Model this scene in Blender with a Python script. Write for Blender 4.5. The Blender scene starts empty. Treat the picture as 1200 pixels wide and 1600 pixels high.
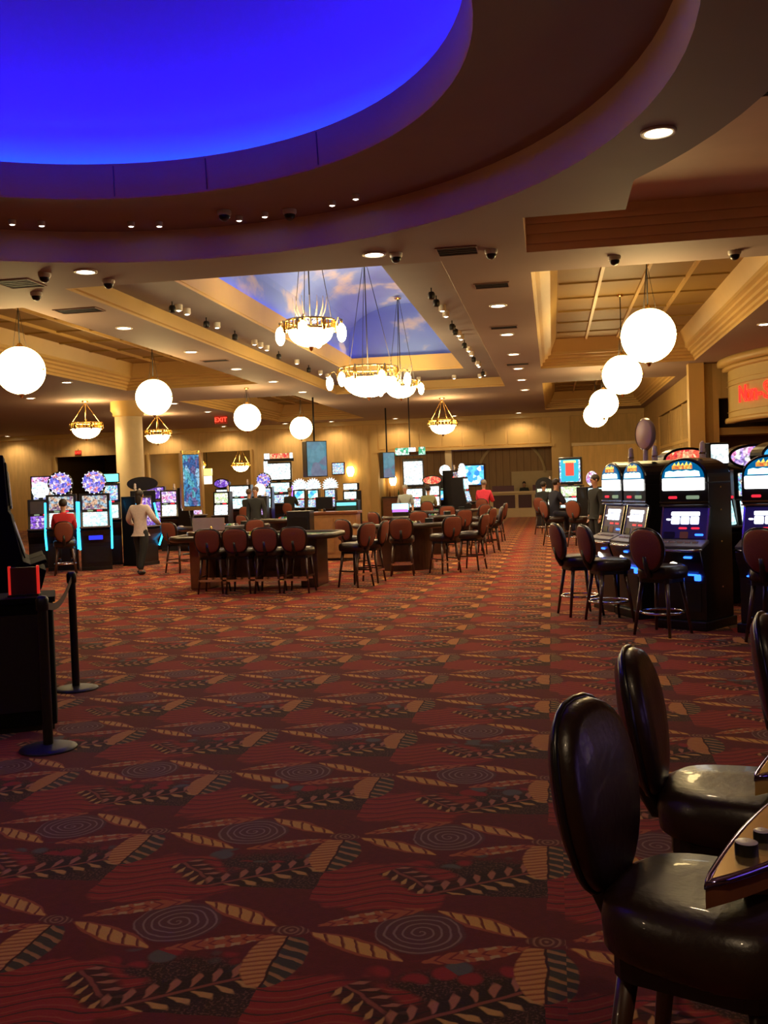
import bpy, bmesh, math, random
from mathutils import Vector, Matrix
random.seed(7)
PI = math.pi
SC = bpy.context.scene
COL = SC.collection

# ------------------------------------------------------------------ camera
cam_d = bpy.data.cameras.new('camera')
cam_d.sensor_fit = 'VERTICAL'; cam_d.sensor_height = 36.0; cam_d.lens = 36.0 * 1525 / 1600
cam_d.clip_start = 0.05; cam_d.clip_end = 200
cam = bpy.data.objects.new('camera', cam_d); COL.objects.link(cam)
_r = (0.98488363, 0.16985433, -0.03396684); _u = (0.02866272, 0.03358337, 0.99902483); _f = (-0.17082941, 0.98489678, -0.02820722)
cam.matrix_world = Matrix(((_r[0], _u[0], -_f[0], 0.0), (_r[1], _u[1], -_f[1], 0.0), (_r[2], _u[2], -_f[2], 1.7), (0, 0, 0, 1)))
SC.camera = cam
# ------------------------------------------------------------------ world and exposure
w = bpy.data.worlds.new('world'); SC.world = w; w.use_nodes = True
w.node_tree.nodes['Background'].inputs[0].default_value = (0.02, 0.015, 0.012, 1)
w.node_tree.nodes['Background'].inputs[1].default_value = 1.0
SC.view_settings.view_transform = 'Standard'; SC.view_settings.look = 'None'
SC.view_settings.exposure = 0.55; SC.view_settings.gamma = 1.0; SC.view_settings.use_curve_mapping = False
SC.cycles.use_denoising = True
SC.cycles.max_bounces = 7; SC.cycles.diffuse_bounces = 4; SC.cycles.glossy_bounces = 3
SC.cycles.sample_clamp_indirect = 4.0
GLOBE_L = 16.0; CHAND_L = 24.0; DOWN_W = 190.0; DOME_L = 9.0; SPOT_W = 10.0

# ------------------------------------------------------------------ node expressions
class X:
    """a value in a node tree; operators add Math nodes"""
    nt = None
    def __init__(s, v): s.v = v
    @staticmethod
    def op(kind, *a):
        n = X.nt.nodes.new('ShaderNodeMath'); n.operation = kind
        for i, q in enumerate(a):
            q = q.v if isinstance(q, X) else q
            if isinstance(q, (int, float)): n.inputs[i].default_value = q
            else: X.nt.links.new(q, n.inputs[i])
        return X(n.outputs[0])
    def __add__(s, o): return X.op('ADD', s, o)
    __radd__ = __add__
    def __sub__(s, o): return X.op('SUBTRACT', s, o)
    def __rsub__(s, o): return X.op('SUBTRACT', o, s)
    def __mul__(s, o): return X.op('MULTIPLY', s, o)
    __rmul__ = __mul__
    def __truediv__(s, o): return X.op('DIVIDE', s, o)
def xs(k, *a): return X.op(k, *a)
def xstep(e, lo, hi):
    n = X.nt.nodes.new('ShaderNodeMapRange'); n.interpolation_type = 'SMOOTHSTEP'
    X.nt.links.new(e.v, n.inputs[0])
    n.inputs[1].default_value = lo; n.inputs[2].default_value = hi; n.inputs[3].default_value = 0; n.inputs[4].default_value = 1
    return X(n.outputs[0])
def xless(e, t, s=0.01):
    """1 where e < t"""
    n = X.nt.nodes.new('ShaderNodeMapRange')
    X.nt.links.new(e.v, n.inputs[0])
    n.inputs[1].default_value = t - s; n.inputs[2].default_value = t + s; n.inputs[3].default_value = 1; n.inputs[4].default_value = 0
    return X(n.outputs[0])
def cmix(f, a, b):
    n = X.nt.nodes.new('ShaderNodeMix'); n.data_type = 'RGBA'
    for q, i in ((f, 0), (a, 6), (b, 7)):
        q = q.v if isinstance(q, X) else q
        if isinstance(q, (int, float)): n.inputs[i].default_value = q
        elif isinstance(q, tuple): n.inputs[i].default_value = (*q[:3], 1)
        else: X.nt.links.new(q, n.inputs[i])
    return n.outputs[2]
def xnoise(vec, scale, detail=2, color=False):
    n = X.nt.nodes.new('ShaderNodeTexNoise'); n.inputs['Scale'].default_value = scale; n.inputs['Detail'].default_value = detail
    X.nt.links.new(vec, n.inputs['Vector'])
    return n.outputs['Color'] if color else X(n.outputs[0])

# ------------------------------------------------------------------ materials
MATS = {}
def mat(name, col=(.5, .5, .5), rough=.5, metal=0, noise=0, nscale=8, spec=.5, coat=0, bump=0):
    if name in MATS: return MATS[name]
    m = bpy.data.materials.new(name); m.use_nodes = True; nt = m.node_tree; b = nt.nodes['Principled BSDF']
    b.inputs['Base Color'].default_value = (*col, 1); b.inputs['Roughness'].default_value = rough
    b.inputs['Metallic'].default_value = metal; b.inputs['Specular IOR Level'].default_value = spec
    b.inputs['Coat Weight'].default_value = coat
    tc = nt.nodes.new('ShaderNodeTexCoord')
    X.nt = nt
    n = xnoise(tc.outputs['Object'], nscale, 4)
    if noise:
        c = cmix(n, tuple(max(0, q * (1 - noise)) for q in col), tuple(min(1, q * (1 + noise)) for q in col))
        nt.links.new(c, b.inputs['Base Color'])
    if bump:
        bp = nt.nodes.new('ShaderNodeBump'); bp.inputs['Strength'].default_value = bump; bp.inputs['Distance'].default_value = .01
        nt.links.new(n.v, bp.inputs['Height']); nt.links.new(bp.outputs[0], b.inputs['Normal'])
    MATS[name] = m
    return m
def em(name, col, strength, base=None):
    if name in MATS: return MATS[name]
    m = bpy.data.materials.new(name); m.use_nodes = True; b = m.node_tree.nodes['Principled BSDF']
    b.inputs['Base Color'].default_value = (*(base or tuple(q * .5 for q in col)), 1); b.inputs['Roughness'].default_value = .3
    b.inputs['Emission Color'].default_value = (*col, 1); b.inputs['Emission Strength'].default_value = strength
    MATS[name] = m
    return m
def screen(name, cols, strength=1.5, scale=14, stretch=(1, 1, 1), dark=0.25):
    """lit display: a patchwork of coloured cells"""
    if name in MATS: return MATS[name]
    m = bpy.data.materials.new(name); m.use_nodes = True; nt = m.node_tree; b = nt.nodes['Principled BSDF']
    tc = nt.nodes.new('ShaderNodeTexCoord'); mp = nt.nodes.new('ShaderNodeMapping'); mp.inputs['Scale'].default_value = stretch
    nt.links.new(tc.outputs['Object'], mp.inputs[0])
    v = nt.nodes.new('ShaderNodeTexVoronoi'); v.inputs['Scale'].default_value = scale; nt.links.new(mp.outputs[0], v.inputs['Vector'])
    X.nt = nt
    sp = nt.nodes.new('ShaderNodeSeparateColor'); nt.links.new(v.outputs['Color'], sp.inputs[0])
    r = nt.nodes.new('ShaderNodeValToRGB'); r.color_ramp.interpolation = 'CONSTANT'
    el = r.color_ramp.elements
    for i in range(len(cols) - 2): el.new(.5)
    for i, c in enumerate(cols): el[i].position = i / len(cols); el[i].color = (*c, 1)
    nt.links.new(sp.outputs[0], r.inputs[0])
    n = xnoise(tc.outputs['Object'], scale * 1.7, 3)
    f = xstep(n, .35, .6) * (1 - dark) + dark
    c = cmix(f, (0.01, 0.01, 0.02), r.outputs[0])
    nt.links.new(c, b.inputs['Emission Color']); b.inputs['Emission Strength'].default_value = strength * .62
    b.inputs['Base Color'].default_value = (.02, .02, .03, 1); b.inputs['Roughness'].default_value = .2
    MATS[name] = m
    return m
def stripes(name, c1, c2, period, axis=0, rough=.6, width=.08, soft=.02):
    """vertical board joints along one axis"""
    if name in MATS: return MATS[name]
    m = bpy.data.materials.new(name); m.use_nodes = True; nt = m.node_tree; b = nt.nodes['Principled BSDF']
    tc = nt.nodes.new('ShaderNodeTexCoord'); X.nt = nt
    sp = nt.nodes.new('ShaderNodeSeparateXYZ'); nt.links.new(tc.outputs['Object'], sp.inputs[0])
    u = X(sp.outputs[axis]) / period; fr = xs('FRACT', u)
    j = xless(fr, width, soft)
    mp = nt.nodes.new('ShaderNodeMapping'); mp.inputs['Scale'].default_value = (3, 3, .6); nt.links.new(tc.outputs['Object'], mp.inputs[0])
    n = xnoise(mp.outputs[0], 2.5, 4)
    base = cmix(n, tuple(q * .75 for q in c1), tuple(q * 1.2 for q in c1))
    nt.links.new(cmix(j, base, c2), b.inputs['Base Color']); b.inputs['Roughness'].default_value = rough
    MATS[name] = m
    return m

BLACK = mat('black_plastic', (.008, .008, .010), .35, noise=.2)
BLACK2 = mat('black_cabinet', (.006, .0055, .007), .30, coat=.15, noise=.2)
DARKM = mat('matt_black', (.0035, .0035, .004), .75, spec=.15, noise=.2)
CHROME = mat('chrome', (.75, .73, .70), .15, 1)
BRASS = mat('brass', (.80, .55, .20), .22, 1)
GOLDP = mat('polished_gold', (.95, .62, .12), .25, .45)
IRON = mat('dark_iron', (.03, .03, .032), .45, .6)
LEATHER = mat('black_leather', (.018, .0075, .006), .36, coat=.15, noise=.3, nscale=40, bump=.15)
FABRIC = mat('rust_fabric', (.20, .052, .026), .9, noise=.35, nscale=90)
WOODD = mat('dark_wood', (.05, .018, .010), .35, coat=.4, noise=.4, nscale=14)
WOODM = mat('cherry_wood', (.22, .075, .028), .35, coat=.3, noise=.35, nscale=10)
WOODL = mat('oak_wood', (.38, .19, .07), .4, coat=.2, noise=.3, nscale=9)
FELT = mat('green_felt', (.10, .20, .13), .95, noise=.15, nscale=60)
CEIL = mat('ceiling_paint', (.30, .212, .178), .75, noise=.07, nscale=1.2)
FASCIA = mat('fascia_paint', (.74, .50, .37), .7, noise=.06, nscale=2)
LIP = mat('lip_warm_bounce_tint', (.85, .42, .22), .7, noise=.06, nscale=2)  # red in this colour stands in for warm bounced light on the lip
CEILD = mat('ceiling_dark_paint', (.27, .16, .13), .7, noise=.08, nscale=2)
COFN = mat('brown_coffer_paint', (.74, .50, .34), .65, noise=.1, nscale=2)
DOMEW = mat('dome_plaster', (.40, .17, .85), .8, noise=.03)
CREAM = mat('cream_moulding', (.64, .43, .15), .45, noise=.06, nscale=3)
GOLDC = mat('gold_coffer_paint', (.30, .175, .036), .6, noise=.12, nscale=1.5)
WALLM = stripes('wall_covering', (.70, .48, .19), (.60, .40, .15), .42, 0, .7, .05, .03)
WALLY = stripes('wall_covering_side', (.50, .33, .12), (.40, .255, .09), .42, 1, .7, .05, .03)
PANEL = stripes('wood_panelling', (.36, .215, .095), (.15, .075, .03), .33, 0, .5, .07, .03)
STONE = mat('cream_stone', (.62, .50, .30), .5, noise=.1, nscale=5)
VENT = mat('vent_black', (.012, .010, .010), .7)
WHITEM = mat('white_enamel', (.7, .66, .6), .4)
PURPLE = mat('purple_panel', (.06, .012, .03), .5, noise=.2)
GLASSL = em('lit_opal_glass', (1.0, .72, .30), GLOBE_L)
BOWLL = em('lit_bowl_glass', (1.0, .74, .34), CHAND_L)
EGGL = em('lit_egg_glass', (1.0, .82, .48), CHAND_L * .9)
DOWNL = em('downlight_lens', (1.0, .86, .62), 14)
SPOTL = em('spot_lens', (1.0, .92, .75), 10)
SKIN = mat('skin', (.50, .27, .18), .55, noise=.06, nscale=20)
CLEAR = mat('clear_acrylic', (.52, .42, .42), .15, noise=.1)

# ------------------------------------------------------------------ mesh builder
class MB:
    def __init__(s): s.v = []; s.f = []; s.sm = []
    def _add(s, vs, fs, smooth=False):
        o = len(s.v); s.v += [tuple(q) for q in vs]
        for f in fs: s.f.append(tuple(o + i for i in f)); s.sm.append(smooth)
        return s
    def box(s, x0, x1, y0, y1, z0, z1, M=None):
        vs = [Vector(q) for q in ((x0,y0,z0),(x1,y0,z0),(x1,y1,z0),(x0,y1,z0),(x0,y0,z1),(x1,y0,z1),(x1,y1,z1),(x0,y1,z1))]
        if M: vs = [M @ q for q in vs]
        return s._add(vs, ((0,3,2,1),(4,5,6,7),(0,1,5,4),(1,2,6,5),(2,3,7,6),(3,0,4,7)))
    def cbox(s, c, d, M=None):
        return s.box(c[0]-d[0]/2, c[0]+d[0]/2, c[1]-d[1]/2, c[1]+d[1]/2, c[2]-d[2]/2, c[2]+d[2]/2, M)
    def rbox(s, x0, x1, y0, y1, z0, z1, r, n=3):
        """box with rounded vertical edges"""
        pts = []
        for cx, cy, a0 in ((x1-r,y1-r,0),(x0+r,y1-r,90),(x0+r,y0+r,180),(x1-r,y0+r,270)):
            for i in range(n+1):
                a = math.radians(a0 + 90*i/n); pts.append((cx + r*math.cos(a), cy + r*math.sin(a)))
        return s.prism(pts, z0, z1)
    def prism(s, pts, z0, z1, axis='z', smooth=False):
        n = len(pts)
        def P(p, h):
            if axis == 'z': return (p[0], p[1], h)
            if axis == 'y': return (p[0], h, p[1])
            return (h, p[0], p[1])
        vs = [P(p, z0) for p in pts] + [P(p, z1) for p in pts]
        s._add(vs, [tuple(range(n-1,-1,-1)), tuple(range(n, 2*n))])
        o = len(s.v) - 2*n
        for i in range(n): s.f.append((o+i, o+(i+1)%n, o+n+(i+1)%n, o+n+i)); s.sm.append(smooth)
        return s
    def lathe(s, prof, n=24, c=(0,0,0), M=None, smooth=True, a0=0, a1=2*PI):
        full = abs(a1-a0-2*PI) < 1e-6; k = n if full else n+1
        vs = []
        for r, z in prof:
            for i in range(k):
                a = a0 + (a1-a0)*i/n; q = Vector((c[0]+r*math.cos(a), c[1]+r*math.sin(a), c[2]+z)); vs.append(M @ q if M else q)
        fs = []
        for j in range(len(prof)-1):
            for i in range(n):
                i2 = (i+1) % k; fs.append((j*k+i, j*k+i2, (j+1)*k+i2, (j+1)*k+i))
        return s._add(vs, fs, smooth)
    def tube(s, p0, p1, r0, r1=None, n=10, cap=True):
        r1 = r0 if r1 is None else r1
        p0 = Vector(p0); p1 = Vector(p1); d = (p1-p0).normalized()
        a = d.orthogonal().normalized(); b = d.cross(a)
        vs = [p0 + (a*math.cos(2*PI*i/n) + b*math.sin(2*PI*i/n))*r0 for i in range(n)] + [p1 + (a*math.cos(2*PI*i/n) + b*math.sin(2*PI*i/n))*r1 for i in range(n)]
        s._add(vs, [(i, (i+1)%n, n+(i+1)%n, n+i) for i in range(n)], True)
        if cap: s._add(vs, [tuple(range(n-1,-1,-1)), tuple(range(n,2*n))])
        return s
    def path(s, pts, r, n=8, closed=False):
        pts = [Vector(p) for p in pts]; k = len(pts); vs = []; prev = None
        for i, p in enumerate(pts):
            t = (pts[(i+1)%k] - pts[i-1]) if closed else (pts[min(i+1,k-1)] - pts[max(i-1,0)])
            t.normalize()
            a = t.orthogonal().normalized() if prev is None else (prev - t*prev.dot(t)).normalized()
            prev = a; b = t.cross(a); rr = r[i] if isinstance(r, (list, tuple)) else r
            vs += [p + (a*math.cos(2*PI*j/n) + b*math.sin(2*PI*j/n))*rr for j in range(n)]
        fs = []
        for i in range(k if closed else k-1):
            i2 = (i+1) % k
            for j in range(n): fs.append((i*n+j, i*n+(j+1)%n, i2*n+(j+1)%n, i2*n+j))
        if not closed: fs += [tuple(range(n-1,-1,-1)), tuple((k-1)*n+j for j in range(n))]
        return s._add(vs, fs, True)
    def ball(s, c, r, nu=16, nv=10, M=None):
        r = (r,)*3 if isinstance(r, (int, float)) else r
        vs = [Vector((c[0], c[1], c[2]-r[2]))]
        for j in range(1, nv):
            t = -PI/2 + PI*j/nv
            for i in range(nu):
                a = 2*PI*i/nu; vs.append(Vector((c[0]+r[0]*math.cos(t)*math.cos(a), c[1]+r[1]*math.cos(t)*math.sin(a), c[2]+r[2]*math.sin(t))))
        vs.append(Vector((c[0], c[1], c[2]+r[2])))
        if M: vs = [M @ q for q in vs]
        fs = [(0, 1+(i+1)%nu, 1+i) for i in range(nu)]
        for j in range(nv-2):
            for i in range(nu): fs.append((1+j*nu+i, 1+j*nu+(i+1)%nu, 1+(j+1)*nu+(i+1)%nu, 1+(j+1)*nu+i))
        t = 1+(nv-1)*nu; fs += [(t-nu+i, t-nu+(i+1)%nu, t) for i in range(nu)]
        return s._add(vs, fs, True)
    def mesh(s, name):
        m = bpy.data.meshes.new(name); m.from_pydata(s.v, [], s.f); m.update()
        m.polygons.foreach_set('use_smooth', s.sm)
        bm = bmesh.new(); bm.from_mesh(m); bmesh.ops.remove_doubles(bm, verts=bm.verts, dist=1e-5); bmesh.ops.recalc_face_normals(bm, faces=bm.faces); bm.to_mesh(m); bm.free()
        return m
    def build(s, name, material, parent=None, bevel=0, seg=2):
        o = bpy.data.objects.new(name, s.mesh(name)); COL.objects.link(o); o.data.materials.append(material)
        if parent is not None: o.parent = parent
        if bevel:
            b = o.modifiers.new('bevel', 'BEVEL'); b.width = bevel; b.segments = seg; b.limit_method = 'ANGLE'; b.angle_limit = .6
        return o
def tag(o, label=None, cat=None, group=None, kind=None):
    if label: o['label'] = label
    if cat: o['category'] = cat
    if group: o['group'] = group
    if kind: o['kind'] = kind
    return o
def empty(name, loc=(0,0,0), rz=0):
    o = bpy.data.objects.new(name, None); o.empty_display_size = .1; COL.objects.link(o); o.location = loc; o.rotation_euler = (0,0,rz); return o
def copy_tree(o, parent=None):
    c = o.copy(); COL.objects.link(c)
    if parent is not None: c.parent = parent
    for ch in list(o.children): copy_tree(ch, c)
    return c
ORD = ['nearest','second nearest','third nearest','fourth nearest','fifth nearest','sixth nearest','seventh nearest','eighth nearest','ninth nearest','tenth nearest','eleventh nearest','twelfth nearest','thirteenth nearest','fourteenth nearest','fifteenth nearest','sixteenth nearest','seventeenth nearest','eighteenth nearest']
def spotlamp(name, loc, power, angle=100, blend=.8, col=(1, .70, .40), size=.1, parent=None, rot=(0,0,0)):
    d = bpy.data.lights.new(name, 'SPOT'); d.energy = power; d.spot_size = math.radians(angle); d.spot_blend = blend; d.color = col; d.shadow_soft_size = size
    o = bpy.data.objects.new(name, d); COL.objects.link(o); o.location = loc; o.rotation_euler = rot
    if parent is not None: o.parent = parent
    return o
def struct(o): o['kind'] = 'structure'; return o

# ------------------------------------------------------------------ carpet
def carpet():
    m = bpy.data.materials.new('patterned_carpet'); m.use_nodes = True; nt = m.node_tree; b = nt.nodes['Principled BSDF']; X.nt = nt
    tc = nt.nodes.new('ShaderNodeTexCoord'); P = tc.outputs['Object']
    sp = nt.nodes.new('ShaderNodeSeparateXYZ'); nt.links.new(P, sp.inputs[0])
    wob = xnoise(P, 9, 2)
    x = X(sp.outputs[0]) + (wob - .5) * .03
    seam = xs('GREATER_THAN', X(sp.outputs[0]), 0.0)
    y = X(sp.outputs[1]) + (wob - .5) * .03 + seam * .035
    U = x + 1.04; u = U - xs('FLOOR', U / .97) * .97
    V = y - 3.58; v = V - xs('FLOOR', V + .62)
    uc = u - xs('GREATER_THAN', u, .485) * .97           # centred on the junction
    vv = v - xs('GREATER_THAN', v, -.1)                   # field below the row
    n1 = xnoise(P, 30, 3); n2 = xnoise(P, 90, 2)
    def length(a, c): return xs('SQRT', a * a + c * c)
    def local(p0, p1, uu, v_):
        dx, dy = p1[0]-p0[0], p1[1]-p0[1]; L = math.hypot(dx, dy); dx /= L; dy /= L
        a = uu - p0[0]; c = v_ - p0[1]
        return (a*dx + c*dy) / L, a*(-dy) + c*dx, L
    col = cmix(n1, (.12, .012, .014), (.22, .022, .022))
    # dark leafy ground behind the vines
    d = length((u - .72) / .33, (v + .48) / .24) + (n1 - .5) * .5
    sp1 = xstep(n2, .5, .62)
    col = cmix(xless(d, 1, .15), col, cmix(sp1, (.040, .016, .012), (.17, .07, .04)))
    # red field with flowing lines
    for (cu, cv) in ((.26, -.56),):
        d = length((u - cu) / .36, (vv - cv) / .25) + (xnoise(P, 7, 2) - .5) * .8
        msk = xless(d, 1, .06)
        wv = xs('FRACT', (vv * .9 - u * .22 + xs('SINE', u * 16) * .022) * 15)
        red = cmix(n1, (.31, .020, .018), (.47, .040, .028))
        red = cmix(xless(wv, .12, .05), red, (.07, .028, .020))
        wv2 = xs('FRACT', wv + .62)
        red = cmix(xless(wv2, .10, .05) * .6, red, (.50, .13, .05))
        col = cmix(msk, col, red)
    # pebbles
    vo = nt.nodes.new('ShaderNodeTexVoronoi'); vo.inputs['Scale'].default_value = 9; nt.links.new(P, vo.inputs['Vector'])
    sv = nt.nodes.new('ShaderNodeSeparateColor'); nt.links.new(vo.outputs['Color'], sv.inputs[0])
    peb = cmix(xs('GREATER_THAN', X(sv.outputs[0]), .55), (.40, .025, .025), (.13, .13, .10))
    d = length((u - .66) / .30, (v + .265) / .085)
    col = cmix(xless(d, 1, .1) * xless(X(vo.outputs['Distance']), .055 * 9, .06), col, peb)
    # vines
    for p0, p1, k, W in (((.30, -.38), (.52, -.60), 5, .075), ((.50, -.62), (.95, -.33), 7, .095)):
        p, q, L = local(p0, p1, u, v)
        aq = xs('ABSOLUTE', q)
        fr = xs('FRACT', p * k - xs('SQRT', aq) * (k / L) * .22)
        wid = xless(aq, W, .015) * xless(xs('ABSOLUTE', p - .5), .5, .02)
        st = xless(xs('ABSOLUTE', fr - .5) - xs('MINIMUM', aq * 4.2, (W + .01 - aq) * 7), 0, .05) * wid * xstep(aq, .008, .02)
        c = cmix(xs('GREATER_THAN', q, 0), (.72, .38, .10), (.55, .20, .10))
        col = cmix(wid * .85, col, (.022, .010, .010))
        col = cmix(st, col, c)
        col = cmix(xless(aq, .008, .003) * xless(xs('ABSOLUTE', p - .5), .5, .02), col, (.35, .09, .05))
    # spiral medallion
    a = u - .5; c = v - .03; d = length(a, c); ang = xs('ARCTAN2', c, a) / (2*PI)
    rings = xs('FRACT', d / .034 + ang)
    med = cmix(xless(xs('ABSOLUTE', rings - .5), .12, .07), (.15, .050, .042), (.36, .22, .15))
    col = cmix(xless(d, .172, .006), col, med)
    # slashed yellow leaves
    for p0, p1, W in (((.97-.055, .025), (.545, .225), .050), ((.075, -.005), (.47, -.195), .052)):
        p, q, L = local(p0, p1, u, v)
        sh = p * (1.02 - p) * 4 * W; aq = xs('ABSOLUTE', q)
        inn = xless(aq - sh, 0, .003) * xless(xs('ABSOLUTE', p - .5), .5, .01)
        core = xless(aq - sh * .68, 0, .003)
        sl = xs('FRACT', p * 6 + q * 14)
        lc = cmix(xless(sl, .22, .07), (.85, .44, .09), (.22, .035, .018))
        lc = cmix(core, (.45, .10, .035), lc)
        col = cmix(inn, col, lc)
    # serrated orange leaves with pale beads at the foot
    for p0, p1, W in (((.09, .045), (.49, .235), .040), ((.97-.05, -.045), (.53, -.20), .040)):
        p, q, L = local(p0, p1, u, v)
        aq = xs('ABSOLUTE', q); fr = xs('ABSOLUTE', xs('FRACT', p * 7) - .5)
        sh = (p * (1.02 - p) * 4) * W + fr * .016
        inn = xless(aq - sh, 0, .003) * xless(xs('ABSOLUTE', p - .5), .49, .01)
        ch = xs('FRACT', p * 7 + aq * 20)
        lc = cmix(xless(ch, .25, .08), (.56, .14, .045), (.28, .03, .025))
        bead = xless(fr, .30, .06) * xs('GREATER_THAN', aq, .020) * xless(p, .62, .02)
        lc = cmix(bead, lc, (.66, .42, .16))
        col = cmix(inn, col, lc)
    # tulip: ribbed orange half, green striped half
    t = (v + .05) * -1 / .38
    prof = xs('SQRT', xs('MAXIMUM', (1 - t) * (t + .10), 0.0)) * .20
    inn = xless(xs('ABSOLUTE', uc) - prof, 0, .004) * xless(xs('ABSOLUTE', t - .5), .5, .01)
    s1 = xs('FRACT', (v - uc * .35) * 30); s2 = xs('FRACT', (v + uc * .55) * 15)
    lh = cmix(xless(s1, .35, .12), (.78, .35, .09), (.42, .12, .03))
    rh = cmix(xless(s2, .34, .06), (.055, .055, .035), (.50, .24, .08))
    tl = cmix(xs('GREATER_THAN', uc, 0.004), lh, rh)
    tl = cmix(xless(xs('ABSOLUTE', uc - .004), .005, .002), tl, (.05, .01, .01))
    col = cmix(inn, col, tl)
    # knot at the junction
    d = length(uc / .075, v / .04); kn = xless(xs('FRACT', length(uc, v) * 45), .4, .15)
    col = cmix(xless(d, 1, .08), col, cmix(kn, (.16, .04, .025), (.40, .18, .09)))
    fin = nt.nodes.new('ShaderNodeMix'); fin.data_type = 'RGBA'; fin.blend_type = 'MULTIPLY'; fin.inputs[0].default_value = .55
    nt.links.new(col, fin.inputs[6]); nt.links.new(xnoise(P, 240, 1, True), fin.inputs[7])
    br = nt.nodes.new('ShaderNodeBrightContrast'); nt.links.new(cmix(.03, fin.outputs[2], (.26, .14, .10)), br.inputs[0])
    nt.links.new(br.outputs[0], b.inputs['Base Color']); b.inputs['Roughness'].default_value = .95; b.inputs['Specular IOR Level'].default_value = .1
    b.inputs['Sheen Weight'].default_value = .13; b.inputs['Sheen Roughness'].default_value = .45; b.inputs['Sheen Tint'].default_value = (1, .70, .50, 1)
    bp = nt.nodes.new('ShaderNodeBump'); bp.inputs['Strength'].default_value = .2; bp.inputs['Distance'].default_value = .004
    nt.links.new(n2.v, bp.inputs['Height']); nt.links.new(bp.outputs[0], b.inputs['Normal'])
    return m

# ------------------------------------------------------------------ room shell
RX0, RX1, RY0, RY1, CZ = -28.0, 13.0, -8.0, 45.0, 4.7
struct(MB().box(RX0-.3, RX1+.3, RY0-.3, 57, -.2, 0).build('floor', carpet()))
DC = (-4.2, 6.95)
def arc(c, r, a0, a1, n): return [(c[0] + r*math.cos(math.radians(a0+(a1-a0)*i/n)), c[1] + r*math.sin(math.radians(a0+(a1-a0)*i/n))) for i in range(n+1)]
def rect(x0, x1, y0, y1): return [(x0,y0),(x1,y0),(x1,y1),(x0,y1)]
near_r = [(-.25, 13.15), (-.25, 11.4), (.90, 11.4), (.90, 10.36)] + arc(DC, 6.1, 33, -33, 16) + [(.93, .6), (3.7, .6), (3.7, 13.15)]
near_l = [(-8.4 - p[0], p[1]) for p in near_r]
SKY = (-6.9, -1.4, 13.3, 31.4)
COFF = {'r1': (-.22, 3.8, 14.4, 27.0), 'r2': (-.22, 3.8, 31.0, 43.0), 'l1': (-12.2, -8.2, 14.4, 27.0), 'l2': (-12.2, -8.2, 31.0, 43.0)}
def plate(outer, holes, z):
    bm = bmesh.new(); ed = []
    for loop in [outer] + holes:
        vs = [bm.verts.new((p[0], p[1], z)) for p in loop]
        for i in range(len(vs)): ed.append(bm.edges.new((vs[i], vs[(i+1) % len(vs)])))
    bmesh.ops.triangle_fill(bm, use_beauty=True, use_dissolve=False, edges=ed)
    # drop faces that fell inside holes
    def inside(p, poly):
        c = False
        for i in range(len(poly)):
            a, b = poly[i], poly[i-1]
            if (a[1] > p[1]) != (b[1] > p[1]) and p[0] < (b[0]-a[0])*(p[1]-a[1])/(b[1]-a[1]) + a[0]: c = not c
        return c
    bad = [f for f in bm.faces if any(inside(f.calc_center_median(), h) for h in holes)]
    bmesh.ops.delete(bm, geom=bad, context='FACES_ONLY')
    for f in bm.faces:
        f.normal_update()
        if f.normal.z > 0: f.normal_flip()
    return bm
circle = arc(DC, 5.23, 0, 360 - 360/96, 95)
bm = plate(rect(RX0, RX1, RY0, 57), [circle, near_r, near_l, rect(*SKY)] + [rect(*c) for c in COFF.values()], CZ)
me = bpy.data.meshes.new('ceiling'); bm.to_mesh(me); bm.free()
ceil = bpy.data.objects.new('ceiling', me); COL.objects.link(ceil); me.materials.append(CEIL); struct(ceil)
# the round dome above the entrance
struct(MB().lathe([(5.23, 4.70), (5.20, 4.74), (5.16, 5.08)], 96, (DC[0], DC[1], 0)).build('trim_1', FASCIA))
struct(MB().lathe([(5.16, 5.08), (3.74, 5.08)], 96, (DC[0], DC[1], 0), smooth=False).build('ceiling_ring', CEILD))
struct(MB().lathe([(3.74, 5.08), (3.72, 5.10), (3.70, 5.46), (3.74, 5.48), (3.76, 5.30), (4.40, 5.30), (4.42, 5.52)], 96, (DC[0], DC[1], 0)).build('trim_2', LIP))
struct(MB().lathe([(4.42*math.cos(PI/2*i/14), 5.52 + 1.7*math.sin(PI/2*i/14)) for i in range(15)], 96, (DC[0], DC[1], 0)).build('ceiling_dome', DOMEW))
led = MB().lathe([(3.84, 5.33), (3.98, 5.33)], 96, (DC[0], DC[1], 0)).build('led_strip', em('blue_led', (.060, .002, 1.0), DOME_L))
tag(led, 'glowing violet blue light strip hidden in the dome cove', 'light strip')
struct(MB().lathe([(4.17, 5.30), (4.17, 5.50), (4.20, 5.50), (4.20, 5.30)], 96, (DC[0], DC[1], 0)).build('trim_30', CEIL))  # added fin, out of sight, keeps the azure light on the low dome
led = MB().lathe([(4.21, 5.38), (4.21, 5.46)], 96, (DC[0], DC[1], 0)).build('led_strip', em('azure_led', (.0, .17, 1.0), 42.0))
tag(led, 'thin azure light strip at the foot of the blue dome', 'light strip')
# seams of the curved fascia
for a in (100, 83, 60, 120):
    ca, sa = math.cos(math.radians(a)), math.sin(math.radians(a))
    MB().tube((DC[0]+3.715*ca, DC[1]+3.715*sa, 5.10), (DC[0]+3.70*ca, DC[1]+3.70*sa, 5.44), .008, n=6).build('seam', CEILD, bpy.data.objects['trim_2'])
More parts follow.
